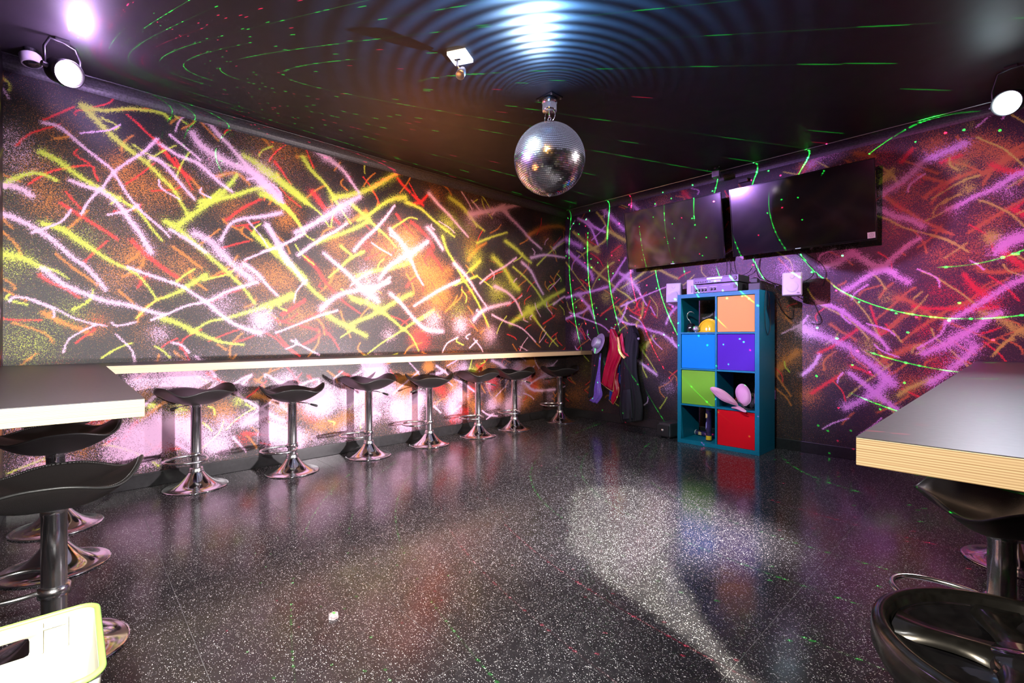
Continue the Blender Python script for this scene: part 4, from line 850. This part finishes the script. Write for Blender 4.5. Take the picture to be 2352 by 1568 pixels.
petal([(.0, -.01, .03), (-.05, -.04, .045), (-.12, -.09, .08), (-.19, -.12, .150), (-.205, -.13, .185), (-.17, -.12, .195), (-.10, -.07, .16), (-.03, -.02, .08)])
petal([(.01, .03, .03), (-.035, .05, .09), (-.055, .07, .16), (-.03, .09, .215), (.02, .09, .215), (.07, .07, .16), (.085, .05, .08), (.055, .03, .035)])
petal([(-.03, -.01, .02), (.01, -.02, .028), (.09, -.09, .010), (.10, -.11, -.005), (.06, -.10, .0), (0, -.06, .008), (-.045, -.05, .014)])
obj('elastic_strap', tube([(-.02, 0, .07), (.02, -.01, .05), (.07, -.02, .012), (.12, .0, .012), (.13, .05, .02), (.09, .08, .03)], .006, 6, smooth=5), RUBBER, t, True)
t = thing('fabric_bundle', (x1-.07, KY0+.17, z), .4, 'dark crumpled bundle behind the pink wings in the bookcase', 'costume')
bm = bmesh.new(); bmesh.ops.create_icosphere(bm, subdivisions=4, radius=1)
for v in bm.verts:
    k = 1+.12*math.sin(9*v.co.x+3*v.co.z)*math.sin(7*v.co.y)
    v.co = Vector((v.co.x*.065*k, v.co.y*.10*k, max(0, .05+v.co.z*.055*k)))
obj('cloth', bm, mat('black_cloth', (.012, .011, .014), .8, var=.3, scale=200, bump=.4), t, True)
obj('pink_tag', B(.0, .035, -.125, -.11, .06, .15, bev=.003), mat('mauve_card', (.4, .2, .4)), t)

# ------------------------------------------------------------------ audio gear on top
def gear(loc, w, d, h, name, label, cat, kind):
    t = thing(name, loc, 0, label, cat)
    obj('case', B(-w/2, w/2, .006, d, .006, h, bev=.002), mat('dark_case', (.03, .03, .035), .4, .3, var=.1), t)
    sv = mat('silver_front', (.05, .047, .07), .4, .3, var=.08)
    obj('front_panel', B(-w/2, w/2, -.002, .008, .006, h, bev=.002), sv, t)
    for sx in (-1, 1):
        for sy in (.03, d-.04): obj('foot', B(sx*w*.42-.012, sx*w*.42+.012, sy-.012, sy+.012, 0, .006), RUBBER, t)
    if kind == 'amp':
        for k in range(4): obj('knob', lathe([(0, .016), (.010, .016), (.0125, 0)], 16, M=Matrix.Translation((-w*.44+k*.032, -.002, h*.40))@Matrix.Rotation(PI/2, 4, 'X')), RUBBER, t)
        for k in range(2): obj('knob', lathe([(0, .016), (.010, .016), (.0125, 0)], 16, M=Matrix.Translation((-w*.08+k*.032, -.002, h*.44))@Matrix.Rotation(PI/2, 4, 'X')), RUBBER, t)
        for k in range(4): obj('label_strip', B(-w*.46+k*.032, -w*.46+k*.032+.02, -.0028, -.001, h*.13, h*.18), WHITE, t)
        obj('label_strip', B(-w*.44, -w*.18, -.0028, -.001, h*.64, h*.68), WHITE, t); obj('label_strip', B(-w*.12, w*.05, -.0028, -.001, h*.68, h*.72), WHITE, t)
        obj('power_switch', B(w*.41, w*.47, -.007, -.001, h*.42, h*.75, bev=.001), RUBBER, t)
        obj('emblem', B(w*.16, w*.34, -.0028, -.001, h*.74, h*.80), mat('grey_print', (.2, .2, .22), .4), t)
    else:
        obj('disc_tray', B(-w*.18, w*.16, -.008, -.001, h*.60, h*.86, bev=.0015), ALU, t)
        obj('display', B(-w*.18, w*.13, -.006, -.001, h*.20, h*.52, bev=.001), mat('blue_display', (.1, .12, .3), .15, var=.1, emit=(.25, .3, 1), es=.7), t)
        for k in range(7): obj('button', B(-w*.46+k*.024, -w*.46+k*.024+.012, -.006, -.001, h*.28, h*.42, bev=.001), RUBBER, t)
        obj('dial', lathe([(0, .008), (.016, .008), (.018, 0)], 24, M=Matrix.Translation((w*.43, -.002, h*.55))@Matrix.Rotation(PI/2, 4, 'X')), RUBBER, t)
        for s in (-1, 1):
            bm = bmesh.new()
            for k in range(24): xx = (-w*.47 if s < 0 else w*.18)+k*.0052; box(bm, xx, xx+.003, -.0035, -.001, h*.80, h*.90)
            obj('vent_slots', bm, RUBBER, t)
    return t
gear((-1.955, 4.478, KH), .425, .28, .088, 'amplifier', 'silver fronted amplifier with black knobs on top of the bookcase', 'amplifier', 'amp')
gear((-1.948, 4.470, KH+.0885), .428, .26, .068, 'disc_player', 'slim silver disc player with lit display stacked on the amplifier', 'disc player', 'dvd')
t = thing('router', (-2.243, 4.63, KH), 0, 'white upright box with rounded corner behind the amplifier', 'router')
obj('case', B(-.060, .060, -.025, .045, 0, .165, bev=.014), WHITE, t)
obj('label_print', B(-.010, .005, -.027, -.0245, .03, .10), mat('grey_print', (.3, .3, .33)), t)
t = thing('power_supply', (-1.64, 4.62, KH), .1, 'black power block with cables beside the disc player', 'power supply')
obj('brick', B(-.045, .055, -.06, .10, 0, .075, bev=.006), RUBBER, t); obj('plug', B(-.03, .03, -.055, .0, .075, .12, bev=.006), RUBBER, t)


def speaker(loc, rz, label):
    t = thing('wall_speaker', loc, rz, label, 'speaker', 'white speakers beside the bookcase')
    bm = B(-.076, .076, 0, .115, 0, .203, bev=.012)
    obj('cabinet', bm, WHITE, t)
    gm = mat('pale_grille', (.60, .59, .63), .6, var=.08, scale=900, bump=.5)
    obj('grille', B(-.066, .066, -.006, .004, .008, .195, bev=.004), gm, t)
    for r_, z_ in ((.046, .075), (.017, .163)):
        obj('driver', lathe([(0, .001), (r_*.5, .002), (r_*.95, .0025), (r_, .0012), (r_, 0)], 32, M=Matrix.Translation((0, -.006, z_))@Matrix.Rotation(PI/2, 4, 'X')), gm, t, True)
    obj('badge', B(.035, .055, -.0078, -.0055, .018, .028), mat('grey_print', (.3, .3, .33)), t)
    bm = bmesh.new(); box(bm, -.018, .018, .112, .18, .08, .12); box(bm, -.035, .035, .178, .186, .05, .15)
    obj('wall_mount', bm, BLACKMET, t)
    return t
speaker((-2.44, 4.60, 1.41), .35, 'white speaker peeking out left of the bookcase top')
speaker((-1.325, 4.58, 1.41), .30, 'white speaker on the wall right of the bookcase')

t = thing('floor_speaker', (-2.49, 4.56, 0), -.12, 'small black wedge speaker on the floor left of the bookcase', 'speaker')
bm = bmesh.new(); box(bm, -.085, .085, -.07, .20, .012, .155, bev=.018)
for v in bm.verts:
    if v.co.z > .08: v.co.x *= .86; v.co.y = v.co.y*.92+.01
obj('cabinet', bm, mat('dark_grey_plastic', (.028, .028, .032), .5, var=.15), t)
obj('grille', B(-.07, .07, -.077, -.068, .025, .135, bev=.004), mat('black_grille', (.008, .008, .009), .6, var=.3, scale=900), t)
obj('centre_cap', lathe([(0, .010), (.012, .008), (.018, 0)], 20, M=Matrix.Translation((-.005, -.076, .08))@Matrix.Rotation(PI/2, 4, 'X')), CHROME, t, True)
for s in (-1, 1): obj('foot', B(s*.05-.012, s*.05+.012, -.05, .17, 0, .014), RUBBER, t)


# ------------------------------------------------------------------ cables
def cable(label, pts, r=.0035, sm=7):
    o = obj('cable', tube(pts, r, 6, smooth=sm), RUBBER, None, True)
    return tag(o, label, 'cable', 'black cables around the bookcase')
yw = YB-.012
cable('black cable looping from the right television down to the right speaker', [(-1.37, 4.80, 1.82), (-1.33, yw, 1.77), (-1.26, yw, 1.68), (-1.235, 4.84, 1.60), (-1.30, 4.76, 1.53)])
cable('second thinner cable beside it, running to the wall right of the speaker', [(-1.33, 4.80, 1.83), (-1.24, yw, 1.76), (-1.17, yw, 1.69), (-1.145, yw, 1.60), (-1.17, yw, 1.50)], .0028)
cable('black cable from the right television behind the power block, ending at the speaker', [(-1.72, 4.80, 1.82), (-1.71, 4.84, 1.70), (-1.66, 4.80, 1.61), (-1.54, 4.78, 1.55), (-1.46, 4.70, 1.47), (-1.40, 4.66, 1.43), (-1.36, 4.70, 1.42)])
cable('black cable dropping between the televisions to the disc player, left strand', [(-1.985, 4.82, 1.83), (-1.99, 4.84, 1.72), (-2.0, 4.80, 1.62), (-2.0, 4.755, 1.60)], .003)
cable('black cable hanging in a shallow arc between the two televisions', [(-1.96, 4.82, 1.83), (-1.93, 4.83, 1.70), (-1.85, 4.83, 1.66), (-1.76, 4.83, 1.70), (-1.715, 4.82, 1.82)], .003)
cable('black cable hanging as a long loop down the bookcase side', [(-1.60, 4.66, 1.485), (-1.545, 4.60, 1.478), (-1.534, 4.56, 1.43), (-1.533, 4.54, 1.28), (-1.533, 4.56, 1.13), (-1.533, 4.62, 1.07), (-1.533, 4.68, 1.14), (-1.533, 4.67, 1.32), (-1.535, 4.66, 1.44), (-1.56, 4.68, 1.48)], .0028)
cable('black cable with a small inner loop at the top of the bookcase side', [(-1.58, 4.62, 1.482), (-1.545, 4.60, 1.480), (-1.534, 4.58, 1.42), (-1.533, 4.585, 1.33), (-1.533, 4.61, 1.30), (-1.533, 4.64, 1.34), (-1.534, 4.63, 1.43), (-1.55, 4.62, 1.482)], .0028)
cable('thick black cable curling behind the bookcase side to the wall', [(-1.62, 4.70, 1.49), (-1.53, 4.72, 1.47), (-1.50, 4.76, 1.37), (-1.46, 4.82, 1.27), (-1.41, yw, 1.22), (-1.40, yw, 1.30)], .0045)
cable('black cable falling along the wall right of the bookcase, hooked at its end', [(-1.30, 4.72, 1.42), (-1.245, yw, 1.37), (-1.21, yw, 1.28), (-1.18, yw, 1.20), (-1.20, yw, 1.165), (-1.26, yw, 1.175)], .003)
cable('grey black cable arching out of the amplifier back over the bookcase corner', [(-1.72, 4.70, 1.53), (-1.67, 4.66, 1.60), (-1.60, 4.60, 1.57), (-1.575, 4.56, 1.50), (-1.57, 4.54, 1.475)], .005)


# ------------------------------------------------------------------ costumes on the wall
def cloth(name, Lp, Rp, m, parent, y0, amp=.03, folds=5, nu=28, nv=40, seed=0, depth=0.02, thick=.004):
    """hanging cloth between a left and a right outline (x, z), with folds running down"""
    def res(P, n):
        P = [Vector((a, 0, b)) for a, b in P]; S = smooth_path(P, 6); d = [0]
        for a, b in zip(S, S[1:]): d.append(d[-1]+(b-a).length)
        out = []; j = 0
        for i in range(n):
            t = d[-1]*i/(n-1)
            while j < len(d)-2 and d[j+1] < t: j += 1
            f = (t-d[j])/max(1e-9, d[j+1]-d[j]); out.append(S[j].lerp(S[j+1], min(1, f)))
        return out
    A, Bq = res(Lp, nv), res(Rp, nv); bm = bmesh.new(); rows = []
    for j in range(nv):
        t = j/(nv-1); row = []
        for i in range(nu):
            s = i/(nu-1); p = A[j].lerp(Bq[j], s)
            ph = seed+s*folds*2*PI+.8*math.sin(3*t+seed)
            y = y0-amp*(.35+.65*t)*(math.sin(ph)*.6+.4*math.sin(2.3*ph+1.7*t*3))-depth*math.sin(PI*s)
            row.append(bm.verts.new((p.x, min(y, YB-.016), p.z)))
        rows.append(row)
    for j in range(nv-1):
        for i in range(nu-1): bm.faces.new((rows[j][i], rows[j][i+1], rows[j+1][i+1], rows[j+1][i]))
    o = obj(name, bm, m, parent, True); s = o.modifiers.new('solid', 'SOLIDIFY'); s.thickness = thick; s.offset = 0
    return o, A, Bq
BLK = mat('black_costume_cloth', (.005, .005, .007), .8, var=.3, scale=120, bump=.2)
def hook(x, z, label):
    t = thing('coat_hook', (x, YB, z), 0, label, 'hook', 'coat hooks on the back wall')
    obj('back_plate', B(-.012, .012, -.006, 0, -.03, .03, bev=.002), CHROME, t)
    obj('prong', tube([(0, -.005, -.01), (0, -.04, -.018), (0, -.06, -.002), (0, -.062, .014)], .004, 8, smooth=4), CHROME, t, True)
hook(-3.60, .93, 'small hook hidden behind the silver hat'); hook(-3.37, 1.13, 'small hook holding the red cape'); hook(-3.06, 1.17, 'small hook above the black robe')

t = thing('jacket', (0, 0, 0), 0, 'black costume jacket with purple lining hanging under the silver hat', 'costume')
cloth('cloth', [(-3.60, .90), (-3.66, .63), (-3.70, .43), (-3.73, .27)], [(-3.41, .93), (-3.44, .75), (-3.47, .53), (-3.51, .33)], BLK, t, 4.83, .02, 3, seed=1)
PUR = mat('purple_satin', (.22, .12, .62), .35, var=.15, scale=60)
cloth('lining', [(-3.50, .85), (-3.54, .64), (-3.59, .42), (-3.60, .31), (-3.67, .25)], [(-3.485, .85), (-3.50, .64), (-3.49, .45), (-3.47, .33), (-3.55, .22)], PUR, t, 4.775, .012, 2, 16, 30, 2)['label' if False else 0]['label'] = 'purple satin lining'
t = thing('costume_hat', (-3.475, 4.72, .965), 0, 'silver glitter brimmed hat hanging left of the red cape', 'hat')
HM = Matrix.Rotation(-.45, 4, 'Z') @ Matrix.Rotation(math.radians(72), 4, 'X')
SIL = mat('silver_glitter_cloth', (.52, .57, .66), .3, .45, var=.5, scale=500, bump=.9)
bm = lathe([(.066, .0), (.095, -.004), (.128, .010), (.131, .013), (.128, .016), (.095, .003), (.068, .006)], 48, M=HM); obj('brim', bm, SIL, t, True)
bm = lathe([(.068, .0), (.067, .035), (.064, .075), (.060, .080), (0, .084)], 48, M=HM); obj('crown', bm, SIL, t, True)
obj('hat_band', lathe([(.0685, .006), (.0695, .008), (.0690, .024), (.0675, .026)], 48, M=HM), mat('lilac_band', (.35, .3, .45), .4, .3, var=.4, scale=300), t, True)
t = thing('cape', (0, 0, 0), 0, 'red satin cape with gold trim and blue lining hanging from a hook', 'costume')
REDS = mat('red_satin', (.50, .003, .04), .26, var=.12, scale=14)
GOLD = mat('gold_trim', (.85, .50, .16), .35, .5, var=.25, scale=150)
LP = [(-3.36, 1.145), (-3.37, .99), (-3.40, .80), (-3.45, .64), (-3.49, .49)]; RP = [(-3.30, 1.145), (-3.23, 1.02), (-3.19, .84), (-3.26, .66), (-3.30, .40)]
o, A, Bq = cloth('outer_cloth', LP, RP, REDS, t, 4.78, .018, 2.3, 36, 50, 3, .035)
o, A2, B2 = cloth('lower_cloth', [(-3.42, .56), (-3.39, .46), (-3.34, .40), (-3.36, .30), (-3.33, .235)], [(-3.25, .62), (-3.26, .53), (-3.24, .42), (-3.27, .31), (-3.32, .235)], REDS, t, 4.80, .014, 2, 20, 30, 5, .02)
o, _, _ = cloth('lining', [(-3.38, .47), (-3.39, .40), (-3.40, .27)], [(-3.27, .52), (-3.29, .42), (-3.34, .31)], mat('blue_lining', (.01, .05, .32), .35, var=.2, scale=80), t, 4.815, .008, 2, 14, 20, 1, .01); o['label'] = 'shiny blue lining'
o, _, _ = cloth('lining', [(-3.30, .76), (-3.31, .64), (-3.27, .50)], [(-3.25, .72), (-3.25, .60), (-3.23, .47)], mat('blue_lining', (.01, .05, .32)), t, 4.835, .006, 1, 10, 16, 1, .01); o['label'] = 'shiny blue lining'
obj('gold_edge', tube([Vector((p.x, 4.755, p.z)) for p in Bq[18:]], .0045, 6), GOLD, t, True)['label'] = 'gold braid edge'
obj('gold_edge', tube([(-3.49, 4.76, .49), (-3.40, 4.765, .43), (-3.31, 4.765, .39)], .0045, 6), GOLD, t, True)
obj('gold_edge', tube([Vector((p.x, 4.785, p.z)) for p in B2[12:]]+[Vector((-3.385, 4.785, .285))], .0045, 6), GOLD, t, True)
o, _, _ = cloth('gold_collar', [(-3.235, 1.05), (-3.22, .94), (-3.21, .86), (-3.13, .785)], [(-3.205, 1.05), (-3.18, .94), (-3.165, .87), (-3.10, .815)], GOLD, t, 4.735, .008, 2, 10, 24, 4, .01); o['label'] = 'crinkled gold collar band'
o, _, _ = cloth('collar_ruffle', [(-3.20, 1.05), (-3.175, .94), (-3.16, .87), (-3.10, .83)], [(-3.165, 1.10), (-3.135, .94), (-3.125, .90), (-3.07, .82)], REDS, t, 4.745, .014, 5, 14, 24, 4, .01)
obj('hanging_loop', tube([(-3.37, 4.82, 1.145), (-3.375, 4.82, 1.17), (-3.35, 4.82, 1.155), (-3.33, 4.81, 1.14)], .004, 6, smooth=4), WHITE, t)
t = thing('robe', (0, 0, 0), 0, 'long black robe hanging to the floor right of the red cape', 'costume')
cloth('cloth', [(-3.10, 1.175), (-3.15, 1.08), (-3.19, .96), (-3.215, .70), (-3.225, .39), (-3.235, .18), (-3.20, .02)], [(-3.03, 1.185), (-2.97, 1.07), (-2.995, .92), (-3.0, .66), (-2.955, .44), (-2.92, .27), (-2.93, .09)], BLK, t, 4.80, .016, 2.3, 40, 60, 2, .06)
cloth('sleeve', [(-3.06, 1.12), (-3.0, 1.0), (-2.99, .80)], [(-2.99, 1.10), (-2.955, .98), (-2.97, .80)], BLK, t, 4.77, .012, 1, 12, 20, 3, .03)
cloth('front_panel', [(-3.17, .42), (-3.18, .22), (-3.16, .07)], [(-3.05, .45), (-3.03, .25), (-3.02, .10)], mat('dark_blue_cloth', (.006, .009, .018), .6, var=.2, scale=100, bump=.2), t, 4.745, .010, 1, 14, 20, 1, .02)
bm = bmesh.new(); bmesh.ops.create_icosphere(bm, subdivisions=2, radius=.016); bmesh.ops.translate(bm, vec=(-2.955, 4.76, 1.03), verts=bm.verts)
obj('white_pompom', bm, WHITE, t, True)['label'] = 'small white pompom'

# ------------------------------------------------------------------ foreground
# green-white plastic basket on the floor at lower left
t = thing('storage_basket', (-1.485, -.115, 0), 0, 'pale green white plastic basket with a handle slot at lower left', 'basket')
BK = mat('cream_green_plastic', (.78, .76, .62), .4, var=.03)
BKR = mat('lime_rim_plastic', (.40, .78, .14), .35, var=.03)
def rrect(hx, hy, r, n=6):
    out = []
    for cx, cy_, a0 in ((hx-r, hy-r, 0), (-hx+r, hy-r, PI/2), (-hx+r, -hy+r, PI), (hx-r, -hy+r, 3*PI/2)):
        for k in range(n+1): a = a0+PI/2*k/n; out.append((cx+r*math.cos(a), cy_+r*math.sin(a)))
    return out
HX, HY, HH = .182, .165, .352
bm = bmesh.new(); levels = []
for (f, z, off) in ((.82, .0, 0), (.90, .16, 0), (.955, HH-.115, 0), (.965, HH-.095, .004), (.97, HH-.065, .004), (.985, HH-.03, .004), (.985, HH-.008, .004)):
    levels.append([bm.verts.new((x, y, z)) for x, y in rrect(HX*f-.006+off, HY*f-.006+off, .035)])
n = len(levels[0])
for a, b in zip(levels, levels[1:]):
    for i in range(n): bm.faces.new((a[i], a[(i+1) % n], b[(i+1) % n], b[i]))
bm.faces.new(list(reversed(levels[0])))
# handle slots cut through the two short sides
fs = []
for f in bm.faces:
    c = f.calc_center_median(); nrm = f.normal
    if abs(c.x) < .01 and c.z > HH-.10 and c.z < HH-.025 and len(f.verts) == 4 and abs(abs(c.y)-HY*.965) < .03: fs.append(f)
bmesh.ops.delete(bm, geom=[f for f in fs if f.calc_center_median().z > HH-.068 or True][:0], context='FACES')
obj_b = obj('tub', bm, BK, t, True); s = obj_b.modifiers.new('solid', 'SOLIDIFY'); s.thickness = .0035; s.offset = 0
cut = bmesh.new(); box(cut, -.40, -.09, -.075, .040, HH-.088, HH-.042, bev=.010)
cme = bpy.data.meshes.new('slot_cut'); cut.to_mesh(cme); cut.free(); cobj = bpy.data.objects.new('slot_cut', cme); COL.objects.link(cobj); cobj.location = t.location
bo = obj_b.modifiers.new('slot', 'BOOLEAN'); bo.operation = 'DIFFERENCE'; bo.object = cobj; bo.solver = 'EXACT'
bpy.context.view_layer.update()
dg = bpy.context.evaluated_depsgraph_get(); nm = bpy.data.meshes.new_from_object(obj_b.evaluated_get(dg)); obj_b.modifiers.clear(); obj_b.data = nm
bpy.data.objects.remove(cobj)
rimp = rrect(HX, HY, .038, 8)
obj('rim', tube([(x, y, HH-.006) for x, y in rimp], .0065, 8, True), BKR, t, True)
bm = bmesh.new()
for off in (.062, .108): box(bm, -HX*.95+.006, -HX*.95+.012, off-.002, off+.002, HH-.085, HH-.012)
box(bm, -HX*.96+.006, -HX*.96+.0115, .062, .108, HH-.030, HH-.026)
obj('moulded_rib', bm, BK, t)

# round black tub at lower right
t = thing('waste_bin', (.03, 1.225, 0), .35, 'round glossy black bin with ribbed lid at lower right', 'bin')
BR = .235; BT = .50
GB = mat('glossy_bin_plastic', (.006, .006, .006), .2, var=.2, coat=.15, bump=.05, scale=60)
obj('body', lathe([(0, 0), (.165, 0), (.17, .006), (.188, .20), (.200, BT-.085), (.204, BT-.08)], 64), GB, t, True)
obj('rim', lathe([(.200, BT-.085), (.222, BT-.075), (.234, BT-.05), (BR, BT-.028), (.232, BT-.008), (.222, BT), (.212, BT-.001), (.206, BT-.006), (.204, BT-.020), (.198, BT-.024)], 72), GB, t, True)
obj('lid_dish', lathe([(.200, BT-.020), (.196, BT-.032), (.15, BT-.040), (.07, BT-.042), (.068, BT-.030), (.060, BT-.016), (0, BT-.010)], 64), GLOSS, t, True)
for k in range(5):
    a = 2*PI*k/5+.2; bm = bmesh.new(); prv = None
    for i in range(14):
        s = i/13; r = .036+.161*s; w = .015+.018*(abs(s-.5)*2)**2; hh = BT-.018+.004*math.sin(PI*s)
        an = a+.16*math.sin(PI*s*.9)
        c, n_ = Vector((math.cos(an), math.sin(an), 0)), Vector((-math.sin(an), math.cos(an), 0))
        row = [bm.verts.new(c*r+n_*q*w+Vector((0, 0, hh-(.022 if abs(q) > 1.2 else 0)))) for q in (-1.5, -1, 0, 1, 1.5)]
        if prv:
            for q in range(4): bm.faces.new((prv[q], prv[q+1], row[q+1], row[q]))
        prv = row
    bmesh.ops.recalc_face_normals(bm, faces=bm.faces); obj('lid_rib', bm, GB, t, True)

# scrap on the floor
t = thing('wrapper', (-1.745, .717, 0), .4, 'small crumpled clear wrapper lying on the floor', 'litter')
bm = bmesh.new(); r = random.Random(2); top = []
P = [(-.017, -.010), (-.004, -.020), (.016, -.016), (.020, .006), (.006, .018), (-.014, .013)]
lo = [bm.verts.new((x, y, .0005)) for x, y in P]; hi = [bm.verts.new((x*.9+.001, y*.9, .011+.004*r.random())) for x, y in P]; c = bm.verts.new((0, 0, .017))
for i in range(6):
    j = (i+1) % 6; bm.faces.new((lo[i], lo[j], hi[j], hi[i])); bm.faces.new((hi[i], hi[j], c))
bm.faces.new(list(reversed(lo)))
obj('film', bm, mat('clear_film', (.42, .36, .38), .3, var=.5, scale=200), t)
bm = bmesh.new(); box(bm, -.004, .006, -.003, .004, .014, .018); obj('printed_dot', bm, mat('green_print', (.1, .6, .1), .4), t)
